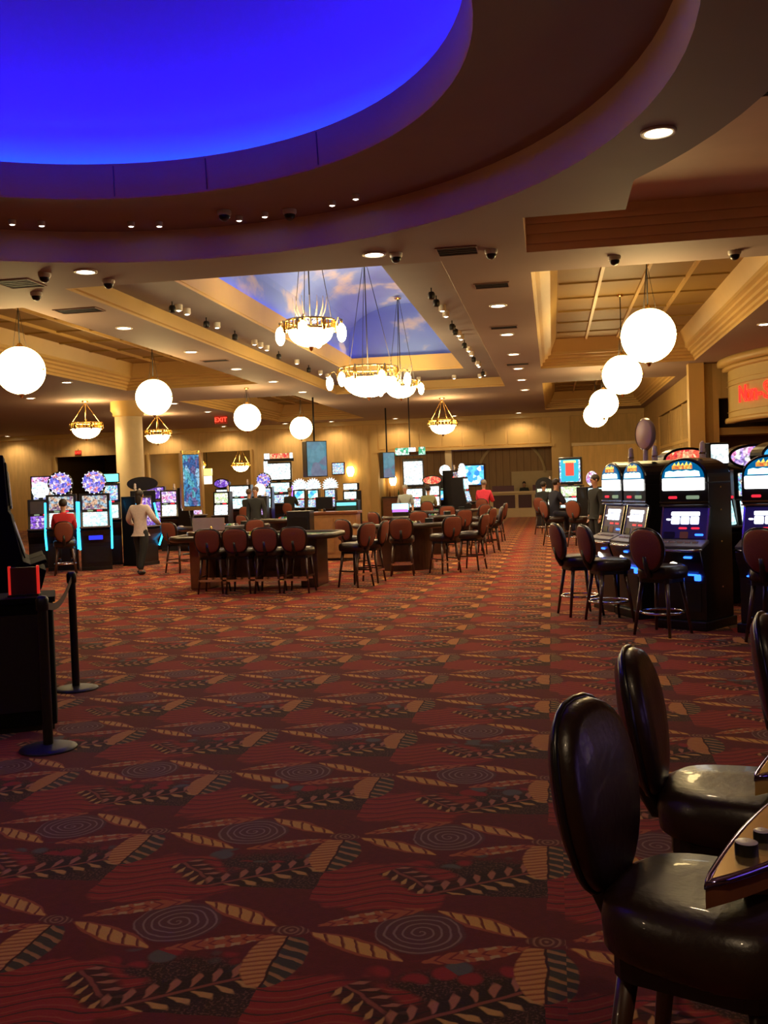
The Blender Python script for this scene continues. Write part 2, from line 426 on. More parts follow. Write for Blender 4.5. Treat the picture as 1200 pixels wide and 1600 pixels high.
# near coffers: plain sides and lid
for i, poly in enumerate((near_r, near_l)):
    mb = MB(); n = len(poly)
    mb._add([(p[0], p[1], z) for z in (CZ, 5.25) for p in poly], [(j, (j+1) % n, n+(j+1) % n, n+j) for j in range(n)])
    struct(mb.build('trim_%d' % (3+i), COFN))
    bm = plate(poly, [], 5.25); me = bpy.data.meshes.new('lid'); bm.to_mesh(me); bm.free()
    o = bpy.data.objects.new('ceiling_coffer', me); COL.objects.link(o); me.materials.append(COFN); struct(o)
    # picture rail along the far side
    x0, x1 = (-.25, 3.7) if i == 0 else (-12.1, -8.15)
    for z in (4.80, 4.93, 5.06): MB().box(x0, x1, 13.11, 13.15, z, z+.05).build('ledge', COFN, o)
def loft(name, rc, prof, material, lid=None):
    """stepped moulding rising inside a rectangular opening; prof = [(inset, z)]"""
    mb = MB(); vs = []
    for ins, z in prof:
        x0, x1, y0, y1 = rc; vs += [(x0+ins, y0+ins, z), (x1-ins, y0+ins, z), (x1-ins, y1-ins, z), (x0+ins, y1-ins, z)]
    fs = [(k*4+j, k*4+(j+1) % 4, k*4+4+(j+1) % 4, k*4+4+j) for k in range(len(prof)-1) for j in range(4)]
    mb._add(vs, fs); o = struct(mb.build(name, material))
    if lid:
        x0, x1, y0, y1 = rc; ins, z = prof[-1]
        l = struct(MB()._add([(x0+ins, y0+ins, z), (x1-ins, y0+ins, z), (x1-ins, y1-ins, z), (x0+ins, y1-ins, z)], [(0,3,2,1)]).build('ceiling_coffer', lid))
        return o, l
    return o
MOULD = [(0, 4.70), (0, 4.76), (.05, 4.78), (.05, 4.84), (.12, 4.86), (.12, 4.92), (.20, 4.95), (.20, 5.00), (.28, 5.03), (.28, 5.10), (.42, 5.42)]
tn = 5
for k, rc in COFF.items():
    o, l = loft('trim_%d' % tn, rc, MOULD, CREAM, GOLDC); tn += 1
    x0, x1, y0, y1 = rc
    for fx in (.30, .50, .70):
        xx = x0 + (x1-x0)*fx; MB().box(xx-.03, xx+.03, y0+.45, y1-.45, 5.36, 5.42).build('batten', CREAM, l)
    for j in range(1, 8):
        yy = y0 + (y1-y0)*j/8; MB().box(x0+.45, x1-.45, yy-.05, yy+.05, 5.39, 5.42).build('batten', GOLDC, l)
# the painted sky vault
loft('trim_%d' % tn, SKY, [(0, 4.70), (0, 4.74), (.03, 4.76), (.03, 5.00)], CREAM); tn += 1
IN = (-5.75, -2.45, 13.8, 28.5)
bm = plate(rect(SKY[0]+.03, SKY[1]-.03, SKY[2]+.03, SKY[3]-.03), [rect(*IN)], 5.0)
me = bpy.data.meshes.new('ledge'); bm.to_mesh(me); bm.free(); o = bpy.data.objects.new('ceiling_ledge', me); COL.objects.link(o); me.materials.append(mat('ledge_paint', (.28, .25, .245), .7, noise=.06, nscale=2)); struct(o)
loft('trim_%d' % tn, IN, [(0, 5.0), (0, 5.04), (.02, 5.05), (.02, 5.46), (0, 5.46), (0, 5.36), (-.10, 5.36), (-.10, 5.40)], CREAM); tn += 1
def sky_mat():
    m = bpy.data.materials.new('painted_sky'); m.use_nodes = True; nt = m.node_tree; b = nt.nodes['Principled BSDF']; X.nt = nt
    tc = nt.nodes.new('ShaderNodeTexCoord'); mp = nt.nodes.new('ShaderNodeMapping'); mp.inputs['Scale'].default_value = (.55, .35, .9); nt.links.new(tc.outputs['Object'], mp.inputs[0])
    n = xnoise(mp.outputs[0], 1.6, 5); n2 = xnoise(mp.outputs[0], .8, 2)
    c = cmix(xstep(n2, .35, .65), (.13, .18, .62), (.20, .32, .72))
    c = cmix(xstep(n, .54, .70), c, (.60, .54, .52))
    nt.links.new(c, b.inputs['Base Color']); b.inputs['Roughness'].default_value = .8
    return m
mb = MB(); x0, x1, y0, y1 = IN; x0 -= .10; x1 += .10; y0 -= .1; y1 += .1; cx = (x0+x1)/2; hw = (x1-x0)/2; N = 20
prof = [(x0, 5.40)] + [(cx - hw*math.cos(PI*i/N), 6.05 + .95*math.sin(PI*i/N)) for i in range(N+1)] + [(x1, 5.40)]
n = len(prof); mb._add([(p[0], yy, p[1]) for yy in (y0, y1) for p in prof], [(j, j+1, n+j+1, n+j) for j in range(n-1)])
mb._add([(p[0], y0, p[1]) for p in prof], [tuple(range(n))]); mb._add([(p[0], y1, p[1]) for p in prof], [tuple(range(n))])
struct(mb.build('ceiling_vault', sky_mat()))
for sx in (x0+.05, x1-.05):
    o = MB().box(sx-.02, sx+.02, y0+.2, y1-.2, 5.41, 5.43).build('led_strip', em('vault_led', (.08, .08, 1.0), 9))
    tag(o, 'blue light strip along the %s foot of the painted sky vault' % ('left' if sx < cx else 'right'), 'light strip')
# cornice line where the walls meet the ceiling
def wall_xz(name, x0, x1, y, z1, holes, material, th=.3):
    """wall facing the camera with openings (x0,x1,z0,z1)"""
    xs_ = sorted({x0, x1, *[h[0] for h in holes], *[h[1] for h in holes]}); zs = sorted({0, z1, *[h[2] for h in holes], *[h[3] for h in holes]})
    mb = MB(); solid = lambda a, c: not any(h[0] <= a <= h[1] and h[2] <= c <= h[3] for h in holes)
    nx, nz = len(xs_)-1, len(zs)-1
    S = [[solid((xs_[i]+xs_[i+1])/2, (zs[j]+zs[j+1])/2) for j in range(nz)] for i in range(nx)]
    g = lambda i, j: 0 <= i < nx and 0 <= j < nz and S[i][j]
    for i in range(nx):
        for j in range(nz):
            if not S[i][j]: continue
            a, b_, c, d = xs_[i], xs_[i+1], zs[j], zs[j+1]
            for yy in (y, y+th): mb._add([(a,yy,c),(b_,yy,c),(b_,yy,d),(a,yy,d)], [(0,1,2,3)])
            if not g(i-1,j): mb._add([(a,y,c),(a,y+th,c),(a,y+th,d),(a,y,d)], [(0,1,2,3)])
            if not g(i+1,j): mb._add([(b_,y,c),(b_,y+th,c),(b_,y+th,d),(b_,y,d)], [(0,1,2,3)])
            if not g(i,j-1): mb._add([(a,y,c),(b_,y,c),(b_,y+th,c),(a,y+th,c)], [(0,1,2,3)])
            if not g(i,j+1): mb._add([(a,y,d),(b_,y,d),(b_,y+th,d),(a,y+th,d)], [(0,1,2,3)])
    return struct(mb.build(name, material))
BW = wall_xz('wall_back', RX0, 4.4, 45.0, CZ, [(-24.3, -21.0, 0, 3.6), (-19.4, -14.2, 0, 3.55), (-8.0, 0.0, 0, 3.18)], WALLM)
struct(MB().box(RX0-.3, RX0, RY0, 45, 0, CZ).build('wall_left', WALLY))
struct(MB().box(RX0, RX1, RY0-.3, RY0, 0, CZ).build('wall_front', WALLM))
# right side: long wall with curtained windows, then the wall that faces us
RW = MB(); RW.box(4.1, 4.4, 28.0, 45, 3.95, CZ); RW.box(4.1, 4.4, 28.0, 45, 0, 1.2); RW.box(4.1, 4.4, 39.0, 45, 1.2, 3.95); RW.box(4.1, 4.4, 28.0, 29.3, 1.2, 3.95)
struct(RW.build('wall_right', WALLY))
WR2 = wall_xz('wall_right_front', 4.4, RX1, 28.0, CZ, [(4.55, 7.2, 0, 3.75)], WALLM)
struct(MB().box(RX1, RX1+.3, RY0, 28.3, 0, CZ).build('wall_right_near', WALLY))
struct(MB().box(3.72, 4.12, 27.6, 28.0, 0, CZ).build('trim_20', CREAM))
struct(MB().box(4.42, 7.25, 29.8, 30.0, 0, 4.0).build('wall_recess', mat('recess_wall', (.13, .065, .035), .6, noise=.2)))
for k in range(2):
    MB().box(4.85 + k*1.1, 5.75 + k*1.1, 29.76, 29.8, .1 + 0*k, 2.2).build('panel', WOODD, bpy.data.objects['wall_recess'])
struct(MB().box(4.42, 7.25, 28.3, 29.8, 2.75, 2.95).build('trim_21', CREAM))
# window behind the curtains
win = struct(MB().box(4.36, 4.40, 29.3, 39.0, 1.2, 3.95).build('window_1', mat('night_glass', (.05, .03, .015), .15)))
for yy in (29.3, 32.5, 35.7, 38.9): MB().box(4.15, 4.36, yy, yy+.12, 1.2, 3.95).build('window_frame', CREAM, win)
MB().box(4.12, 4.36, 29.3, 39.0, 2.70, 2.80).build('window_frame', CREAM, win)
CURT = mat('sheer_curtain', (.42, .28, .11), .8, noise=.15)
for k, (ya, yb) in enumerate(((29.5, 32.3), (32.7, 35.5), (35.9, 38.8))):
    mb = MB(); nseg = 60; vs = []
    for i in range(nseg+1):
        yy = ya + (yb-ya)*i/nseg; xx = 4.16 + .03*math.sin(i*1.9) + .015*math.sin(i*.7)
        vs += [(xx, yy, 1.25), (xx, yy, 3.9), (xx+.012, yy, 1.25), (xx+.012, yy, 3.9)]
    mb._add(vs, [(i*4, i*4+4, i*4+5, i*4+1) for i in range(nseg)] + [(i*4+2, i*4+3, i*4+7, i*4+6) for i in range(nseg)], True)
    o = mb.build('curtain', CURT); tag(o, '%s gold sheer curtain in the tall side window' % ('nearest', 'middle', 'farthest')[k], 'curtain', 'curtains of the side window')
# low partition by the far right corner
struct(MB().box(.85, 4.1, 40.0, 40.3, 0, 2.98).build('wall_partition', WALLM))
struct(MB().box(.80, 4.1, 39.92, 40.36, 2.98, 3.10).build('trim_22', STONE))
# alcove with the cashier counter
ALC = struct(wall_xz('wall_alcove', -8.4, .4, 46.8, 3.4, [], PANEL))
struct(MB().box(-8.3, -8.0, 45.3, 46.8, 0, 3.4).build('wall_alcove_left', WALLY)); struct(MB().box(0, .3, 45.3, 46.8, 0, 3.4).build('wall_alcove_right', WALLY))
struct(MB().box(-8.3, .3, 45.3, 46.9, 3.18, 3.4).build('ceiling_alcove', CEIL))
struct(MB().box(-8.15, .15, 44.90, 45.0, 3.18, 3.30).build('trim_23', CREAM))
struct(MB().box(-4.85, -4.55, 44.97, 45.3, 0, 3.18).build('trim_24', STONE))
struct(MB().box(-8.35, -8.0, 44.93, 45.0, 0, CZ).build('trim_25', CREAM)); struct(MB().box(0, .85, 44.93, 45.0, 0, CZ).build('trim_26', CREAM))
# arch of pale boards behind the cashier
mb = MB(); mb.box(-1.9, .0, 46.74, 46.8, .9, 2.1); MBa = mb.build('panel', STONE, ALC)
mb = MB(); mb.lathe([(1.5, 0), (1.62, 0), (1.62, .05), (1.5, .05)], 20, M=Matrix.Translation((-1.9, 46.76, 2.0)) @ Matrix.Rotation(PI/2, 4, 'X'), a0=0, a1=PI); mb.build('arch', STONE, ALC)
# panels of the fascia above the alcove
for k in range(8): MB().box(-8.0 + k + .04, -8.0 + k + .96, 44.975, 45.0, 3.34, 3.98).build('panel', CREAM, BW)
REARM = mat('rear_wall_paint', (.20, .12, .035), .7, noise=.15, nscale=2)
# rooms seen through the two left openings
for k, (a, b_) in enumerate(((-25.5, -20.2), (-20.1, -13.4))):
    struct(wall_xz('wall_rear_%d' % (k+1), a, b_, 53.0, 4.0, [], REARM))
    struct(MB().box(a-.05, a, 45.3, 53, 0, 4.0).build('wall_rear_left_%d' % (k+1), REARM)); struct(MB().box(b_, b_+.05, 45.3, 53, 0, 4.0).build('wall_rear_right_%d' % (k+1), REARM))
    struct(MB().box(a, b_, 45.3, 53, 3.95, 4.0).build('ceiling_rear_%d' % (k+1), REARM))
struct(MB().box(-17.0, -16.7, 44.95, 45.35, 0, 3.55).build('trim_27', CREAM))
for xx in (-24.35, -20.97, -19.45, -14.2): struct(MB().box(xx, xx+.1, 44.94, 45.0, 0, 3.6).build('trim_28', CREAM))
# cornice
struct(MB().box(RX0, 4.1, 44.80, 45.0, 4.50, CZ).build('trim_29', CREAM))
# columns
def column(x, y, n):
    c = struct(MB().lathe([(.44, 0), (.44, 4.25)], 32, (x, y, 0)).build('column_%d' % n, STONE))
    MB().lathe([(.44, 4.2), (.50, 4.24), (.50, 4.32), (.56, 4.40), (.56, 4.7)], 32, (x, y, 0)).build('capital', CREAM, c)
    MB().lathe([(.44, .35), (.50, .32), (.52, 0)], 32, (x, y, 0)).build('plinth', CREAM, c)
column(-13.68, 30.3, 1); column(-23.0, 30.3, 2)
# drum over the side room with the neon sign
DR = (9.45, 27.35)
def drum():
    c = struct(MB().lathe([(4.72, 3.12), (4.72, 4.40)], 64, (DR[0], DR[1], 0), a0=PI*.98, a1=2*PI*.99).build('wall_drum', mat('drum_paint', (.60, .44, .17), .6, noise=.06)))
    for z, r, h in ((3.02, 4.80, .13), (3.30, 4.74, .02), (3.98, 4.75, .03), (4.12, 4.74, .02), (4.40, 4.86, .10), (4.52, 4.98, .18)):
        MB().lathe([(r-.2, z), (r, z), (r+.02, z+h/2), (r, z+h), (r-.2, z+h)], 64, (DR[0], DR[1], 0), a0=PI*.98, a1=2*PI*.99).build('moulding', CREAM, c)
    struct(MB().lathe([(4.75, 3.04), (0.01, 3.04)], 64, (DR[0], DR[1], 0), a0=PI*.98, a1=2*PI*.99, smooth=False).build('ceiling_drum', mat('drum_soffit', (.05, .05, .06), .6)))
drum()

# ------------------------------------------------------------------ lettering
def glyph(ch, size, depth=.01, bevel=0):
    cu = bpy.data.curves.new('glyph', 'FONT'); cu.body = ch; cu.size = size; cu.extrude = depth; cu.align_x = 'CENTER'
    if bevel: cu.fill_mode = 'NONE'; cu.extrude = 0; cu.bevel_depth = bevel; cu.bevel_resolution = 1
    cu.resolution_u = 3
    o = bpy.data.objects.new('glyph', cu); COL.objects.link(o)
    dg = bpy.context.evaluated_depsgraph_get(); me = bpy.data.meshes.new_from_object(o.evaluated_get(dg))
    bpy.data.objects.remove(o); bpy.data.curves.remove(cu)
    return me
NEON = em('red_neon', (1.0, .018, .015), 1.3)
sign = empty('neon_sign', (DR[0], DR[1], 0)); tag(sign, 'red neon lettering on the curved cream drum at right', 'neon sign')
ang = 192.6
wid = {'N': .34, 'o': .27, 'n': .27, '-': .20, 'S': .31, 'm': .40, 'k': .26, 'i': .14, 'g': .27}
for ch in 'Non-Smoking':
    wd = wid[ch]; ang += math.degrees(wd/2/4.78); me = glyph(ch, .60, bevel=.013); me.materials.append(NEON)
    o = bpy.data.objects.new('letter', me); COL.objects.link(o); o.parent = sign
    a = math.radians(ang); o.location = (4.77*math.cos(a), 4.77*math.sin(a), 3.50); o.rotation_euler = (PI/2, 0, a + PI/2)
    ang += math.degrees(wd/2/4.78)

# ------------------------------------------------------------------ ceiling fixtures
def first_then_copy(maker):
    st = {}
    def f(loc, rz=0, **kw):
        if 'o' not in st: st['o'] = maker(**kw); o = st['o']
        else: o = copy_tree(st['o'])
        o.location = loc; o.rotation_euler = (0, 0, rz); return o
    return f
def _down(power=1.0):
    r = empty('downlight')
    MB().lathe([(.155, 0), (.155, -.015), (.12, -.02), (.12, 0)], 24).build('rim', WHITEM, r)
    MB().lathe([(.12, -.008), (.001, -.012)], 24).build('lens', DOWNL, r)
    spotlamp('lamp', (0, 0, -.04), DOWN_W * power, 145, .6, parent=r, size=.1)
    return r
down = first_then_copy(_down); down_dim = first_then_copy(lambda: _down(.5))
for i, (x, y) in enumerate([(-.83, 16.92), (-.83, 20.3), (-.82, 23.54), (-.82, 26.6), (-.82, 29.65), (-.82, 33.0)]):
    tag(down((x, y, CZ)), '%s round downlight in the row right of the sky vault' % ORD[i], 'downlight', 'downlights right of the vault')
for i, (x, y) in enumerate([(-7.57, 16.74), (-7.58, 20.1), (-7.66, 23.4), (-7.65, 26.6), (-7.65, 29.9)]):
    tag(down((x, y, CZ)), '%s round downlight in the row left of the sky vault' % ORD[i], 'downlight', 'downlights left of the vault')
for x, y, l in ((1.0, 8.92, 'large round downlight on the soffit at the upper right'), (-2.2, 12.6, 'round downlight just below the dome rim beside a camera'), (-6.1, 12.35, 'round downlight below the dome rim at far left'),
                (-12.62, 24.2, 'round downlight left of the first hanging bowl lamp'), (-15.6, 27.6, 'small far downlight at the left edge of the ceiling'), (-12.6, 31.6, 'small downlight beside the column capital'), (-12.85, 35.6, 'small far downlight beside the red exit sign'), (4.35, 21.0, 'round downlight near the curved drum at the right edge'),
                (-9.0, -1.5, 'added fill downlight behind the camera on the left'), (0.2, 0.2, 'added fill downlight behind the camera on the right'), (-5.6, .4, 'added fill downlight behind the camera left of the middle')):  # lamps behind the camera are added to warm the foreground
    o = (down_dim if y < 14 else down)((x, y, CZ)); tag(o, l, 'downlight')
for i, x in enumerate((-26.3, -22.6, -18.2, -15.2, -12.2, -10.0)): tag(down_dim((x, 44.2, CZ)), '%s added downlight from the left washing the back wall' % ['first', 'second', 'third', 'fourth', 'fifth', 'sixth'][i], 'downlight', 'added downlights along the back wall')  # row added to brighten the back wall
for i, x in enumerate((-7.0, -4.3, -1.4)): tag(down_dim((x, 44.2, CZ)), '%s downlight washing the panelled fascia over the alcove' % ['left', 'middle', 'right'][i], 'downlight', 'downlights over the alcove')
# small spots and cameras in the dome ring
def _spot():
    r = empty('spotlight')
    MB().lathe([(.045, .02), (.045, -.05), (.038, -.06), (.03, -.045)], 14).build('housing', WHITEM, r)
    MB().ball((0, 0, -.045), (.032, .032, .02), 12, 6).build('lens', SPOTL, r)
    return r
spot = first_then_copy(_spot)
for i, (x, y) in enumerate([(-6.41, 11.09), (-6.11, 11.25), (-5.09, 11.59), (-4.76, 11.69), (-3.73, 11.73), (-3.38, 11.66), (-2.48, 11.42), (-2.16, 11.25)]):
    tag(spot((x, y, 5.08)), '%s small spotlight from the left in the dark dome ring' % ['first','second','third','fourth','fifth','sixth','seventh','eighth'][i], 'spotlight', 'spotlights in the dome ring')
def _cam():
    r = empty('security_camera')
    MB().lathe([(.075, 0), (.075, -.03), (.06, -.05)], 18).build('housing', WHITEM, r)
    MB().lathe([(.06*math.cos(PI/2*i/6), -.05 - .06*math.sin(PI/2*i/6)) for i in range(7)], 18).build('dome_cover', BLACK2, r)
    return r
seccam = first_then_copy(_cam)
for x, y, z, l in ((-3.83, 11.46, 5.08, 'black dome camera in the dark ring left of two spotlights'), (-3.06, 11.64, 5.08, 'black dome camera in the dark ring right of two spotlights'),
                   (-1.92, 12.65, CZ, 'white dome camera between downlight and black vent'), (-.7, 12.85, CZ, 'white dome camera right of the black vent'), (.92, 13.75, CZ, 'dome camera on the beam above the first big globe'),
                   (2.52, 13.95, CZ, 'dome camera on the beam at the right edge'), (-6.06, 12.95, CZ, 'dome camera right of the far left downlight'), (-7.41, 13.4, CZ, 'dark dome camera at the left edge near the first left globe'), (-6.67, 12.3, CZ, 'dome camera at the left edge under the dome rim')):
    o = seccam((x, y, z)); tag(o, l, 'camera'); o.scale = (1.15, 1.15, 1.15)
def vent(x, y, wx, wy, l, z=CZ):
    r = empty('ceiling_vent', (x, y, z)); tag(r, l, 'air vent')
    MB().box(-wx/2, wx/2, -wy/2, wy/2, -.006, .0).build('backing', VENT, r)
    f = MB(); f.box(-wx/2-.02, wx/2+.02, -wy/2-.02, -wy/2, -.015, 0); f.box(-wx/2-.02, wx/2+.02, wy/2, wy/2+.02, -.015, 0); f.box(-wx/2-.02, -wx/2, -wy/2, wy/2, -.015, 0); f.box(wx/2, wx/2+.02, -wy/2, wy/2, -.015, 0)
    f.build('frame', CEILD, r)
    k = max(2, int(wy/.09))
    for i in range(k): MB().box(-wx/2, wx/2, -wy/2+wy*(i+.4)/k, -wy/2+wy*(i+.5)/k, -.014, -.006).build('slat', VENT, r)
vent(-1.13, 12.75, .50, .40, 'wide black air vent between two dome cameras'); vent(-.83, 15.15, .50, .35, 'black air vent in front of the nearest right downlight')
vent(-.85, 19.35, .50, .32, 'black slot vent between the right row downlights'); vent(-.80, 25.6, .55, .4, 'distant slot vent in the right downlight row'); vent(-7.3, 12.75, .5, .5, 'black air vent at the left edge of the ceiling')
vent(-7.5, 14.9, .7, .35, 'dark vent before the nearest left downlight'); vent(2.05, 9.6, .75, .40, 'large black vent in the dark coffer at upper right', 5.25)
vent(-7.6, 21.7, .6, .3, 'slot vent between the left row downlights')
# spotlights standing along the two ledges of the vault
def _track():
    r = empty('track_spotlight')
    MB().tube((0, 0, 0), (0, 0, -.07), .012, n=8).build('stem', IRON, r)
    MB().lathe([(.045, -.07), (.06, -.10), (.06, -.18), (.05, -.19), (.02, -.17)], 14).build('housing', BLACK, r)
    return r
track = first_then_copy(_track)
RR = [16.55, 17.26, 18.24, 18.87, 20.02, 20.7, 21.43, 22.02, 22.85, 24.07, 24.93, 25.58, 26.98, 27.44, 29.03, 29.72]
for i, y in enumerate(RR):
    if i in (0, 1, 4, 5, 8, 11, 14): o = track((-1.93, y, 5.0)); tag(o, '%s fitting on the right vault ledge, a black spotlight' % ORD[i], 'spotlight', 'black spotlights on the right ledge')
    else: o = spot((-1.93, y, 5.0)); o.scale = (1.5, 1.5, 1.9); tag(o, '%s fitting on the right vault ledge, a lit spotlight' % ORD[i], 'spotlight', 'lit spotlights on the right ledge')
LL = [16.2, 16.5, 16.9, 17.9, 18.5, 19.6, 20.95, 21.4, 21.9, 22.9, 24.6, 25.85, 27.2, 28.05, 30.2]
for i, y in enumerate(LL):
    if i in (0, 3, 5, 9, 11): o = track((-6.42, y, 5.0)); tag(o, '%s fitting on the left vault ledge, a black spotlight' % ORD[i], 'spotlight', 'black spotlights on the left ledge')
    else: o = spot((-6.42, y, 5.0)); o.scale = (1.5, 1.5, 1.9); tag(o, '%s fitting on the left vault ledge, a lit spotlight' % ORD[i], 'spotlight', 'lit spotlights on the left ledge')
for i, x in enumerate((-5.4, -4.0, -2.9, -2.1)):
    o = spot((x, 30.2, 5.0)); o.scale = (1.5, 1.5, 1.9); tag(o, '%s lit spotlight from the left on the far vault ledge' % ['first','second','third','fourth'][i], 'spotlight', 'spotlights on the far ledge')
# hanging globes
def globe(loc, ztop, label, group):
    r = empty('globe_pendant', loc); tag(r, label, 'pendant lamp', group)
    MB().ball((0, 0, 0), .40, 32, 20).build('globe_shade', GLASSL, r)
    c = MB(); c.lathe([(.001, .46), (.03, .455), (.05, .42), (.09, .395), (.12, .375)], 16); c.build('cap', BRASS, r)
    MB().lathe([(.001, -.46), (.02, -.45), (.03, -.42), (.05, -.395)], 12).build('finial', BRASS, r)
    for s in (-1, 1): MB().ball((s*.41, 0, 0), .02, 8, 6).build('stud', BRASS, r)
    h = ztop - loc[2]
    MB().tube((0, 0, .45), (0, 0, h), .010, n=6).build('rod', IRON, r)
    for a in (0, 2.1, 4.2): MB().tube((.12*math.cos(a), .12*math.sin(a), .375), (.015*math.cos(a), .015*math.sin(a), min(1.0, h)), .004, n=5).build('chain', IRON, r)
    MB().lathe([(.001, h-.05), (.06, h-.04), (.07, h)], 14).build('canopy', BRASS, r)
for i, y in enumerate((15.08, 20.64, 27.9, 32.9)): globe((1.47, y, 3.78 if i < 2 else 3.74), CZ if i == 2 else 5.42, '%s glowing globe lamp of the right hand row' % ORD[i], 'globe lamps on the right')
for i, (x, y) in enumerate(((-8.75, 15.2), (-8.72, 20.7), (-8.85, 27.9), (-8.8, 34.0))): globe((x, y, 3.82), CZ if i == 2 else 5.42, '%s glowing globe lamp of the left hand row' % ORD[i], 'globe lamps on the left')
# bowl chandeliers
def bowl(name, loc, R, ztop, label, group=None, eggs=0, Re=0, crown=False, drape=False):
    r = empty(name, loc); tag(r, label, 'chandelier', group)
    MB().lathe([(R*.88*math.cos(PI/2*i/10), -R*.62*math.sin(PI/2*i/10)) for i in range(11)], 36).build('bowl', BOWLL, r)
    MB().lathe([(.001, -R*.62-.08), (.025, -R*.62-.06), (.035, -R*.62-.02), (.06, -R*.62+.01)], 12).build('finial', BRASS, r)
    for z in (0.0, .22*R/.5*.8):
        MB().lathe([(R*.92, z), (R, z), (R, z+.035), (R*.92, z+.035), (R*.92, z)], 40).build('ring', BRASS, r)
    k = 24; hh = .22*R/.5*.8
    for i in range(k):
        a = 2*PI*i/k; q = (R*.96*math.cos(a), R*.96*math.sin(a)); MB().box(q[0]-.012, q[0]+.012, q[1]-.012, q[1]+.012, .035, hh).build('baluster', BRASS, r)
    for i in range(6):
        a = 2*PI*i/6 + .26; MB().ball((R*1.0*math.cos(a), R*1.0*math.sin(a), hh*.5), (.05, .05, hh*.75), 10, 8).build('ornament', BRASS, r)
    h = ztop - loc[2]; hj = min(h-.1, R*2.6)
    for i in range(3 if name != 'hanging_bowl' else 4):
        a = 2*PI*i/(3 if name != 'hanging_bowl' else 4) + .5; MB().tube((R*.9*math.cos(a), R*.9*math.sin(a), hh), (.03*math.cos(a), .03*math.sin(a), hj if name == 'hanging_bowl' else h-.05), .010 if name == 'hanging_bowl' else .007, n=6).build('chain', BRASS if name == 'hanging_bowl' else IRON, r)
    MB().tube((0, 0, hj-.05 if name == 'hanging_bowl' else hh), (0, 0, h), .012, n=8).build('rod', BRASS if name == 'hanging_bowl' else IRON, r)
    MB().lathe([(.001, h-.06), (.09, h-.04), (.11, h)], 16).build('canopy', BRASS, r)
    for i in range(eggs):
        a = 2*PI*i/eggs; c = (Re*math.cos(a), Re*math.sin(a))
        e = MB().ball((c[0], c[1], -.06), (.085, .085, .165), 16, 12).build('egg_lamp', EGGL, r)
        MB().tube((c[0], c[1], .10), (c[0], c[1], .18), .025, n=8).build('socket', BRASS, e)
        MB().path([(R*math.cos(a), R*math.sin(a), .05), ((R+Re)/2*math.cos(a), (R+Re)/2*math.sin(a), .22), (c[0], c[1], .17)], .012, 6).build('arm', BRASS, r)
    if drape:
        # strings of crystal swags above the ring
        CR = mat('crystal_bead', (.85, .75, .60), .15, .3)
        for i in range(14):
            a = 2*PI*i/14; rr = R*.62
            pts = [(rr*math.cos(a)*(1 - .55*(t/8)**2) , rr*math.sin(a)*(1 - .55*(t/8)**2), hh + R*1.15*(1 - (t/8))**2*(1) + .0) for t in range(9)]
            pts = [(rr*math.cos(a)*(.25+.85*math.sin(PI/2*t/8)), rr*math.sin(a)*(.25+.85*math.sin(PI/2*t/8)), hh + R*.95*(1-math.cos(PI/2*t/8))) for t in range(9)]
            MB().path(pts, .006, 5).build('crystal_swag', CR, r)
bowl('chandelier', (-4.15, 16.95, 4.46), .45, 6.95, 'nearest brass chandelier under the painted sky with two egg lamps showing', 'chandeliers under the sky', 4, .56, drape=True)
bowl('chandelier', (-4.15, 22.4, 4.16), .68, 6.95, 'largest middle brass chandelier under the painted sky', 'chandeliers under the sky', 6, .92)
bowl('chandelier', (-4.15, 27.4, 4.42), .48, 6.95, 'farthest brass chandelier under the painted sky with crystal swags', 'chandeliers under the sky', 4, .58, drape=True)
bowl('hanging_bowl', (-14.68, 29.3, 3.80), .50, CZ, 'glowing bowl lamp hanging left of the column', 'bowl lamps')
bowl('hanging_bowl', (-14.9, 35.6, 3.88), .50, CZ, 'glowing bowl lamp hanging right of the column', 'bowl lamps')
bowl('hanging_bowl', (-3.78, 34.6, 3.72), .50, CZ, 'glowing bowl lamp hanging before the back alcove', 'bowl lamps')
for i, (x, y, z) in enumerate(((-18.6, 49.5, 3.0), (-16.0, 49.0, 2.9), (-14.6, 50.0, 2.9))): bowl('hanging_bowl', (x, y, z), .45, 3.95, '%s small bowl lamp in the room behind the left opening' % ['left', 'middle', 'right'][i], 'bowl lamps in the rear room')
# exit signs
def exit_sign(loc, label):
    r = empty('exit_sign', loc); tag(r, label, 'exit sign')
    MB().box(-.17, .17, -.02, .03, -.11, .11).build('housing', mat('exit_red', (.35, .02, .01), .4), r, .008)
    me = glyph('EXIT', .16, .004); me.materials.append(em('exit_glow', (1, .04, .02), 3)); o = bpy.data.objects.new('lettering', me); COL.objects.link(o); o.parent = r; o.location = (0, -.026, -.055); o.rotation_euler = (PI/2, 0, 0)
    MB().tube((0, 0, .11), (0, 0, .2), .012, n=6).build('stem', IRON, r)
exit_sign((-13.17, 38.0, 4.55), 'red exit sign hanging beside the third left globe'); bpy.data.objects['exit_sign'].scale = (1.6,)*3
exit_sign((-23.0, 44.965, 3.78), 'red exit sign over the dark opening at far left')
# wall sconces
for loc, l in (((-9.31, 44.85, 2.35), 'bright wall sconce beside the small screen on the back wall'), ((-7.6, 46.65, 1.85), 'wall sconce inside the panelled alcove')):
    r = empty('wall_sconce', loc); tag(r, l, 'wall lamp')
    MB().box(-.10, .10, .06, .14, -.2, .2).build('back_plate', BRASS, r, .01)
    MB().lathe([(.10, -.22), (.17, -.05), (.18, .12), (.12, .24)], 20, a0=PI, a1=2*PI).build('shade', em('sconce_glass', (1, .72, .30), 9), r)

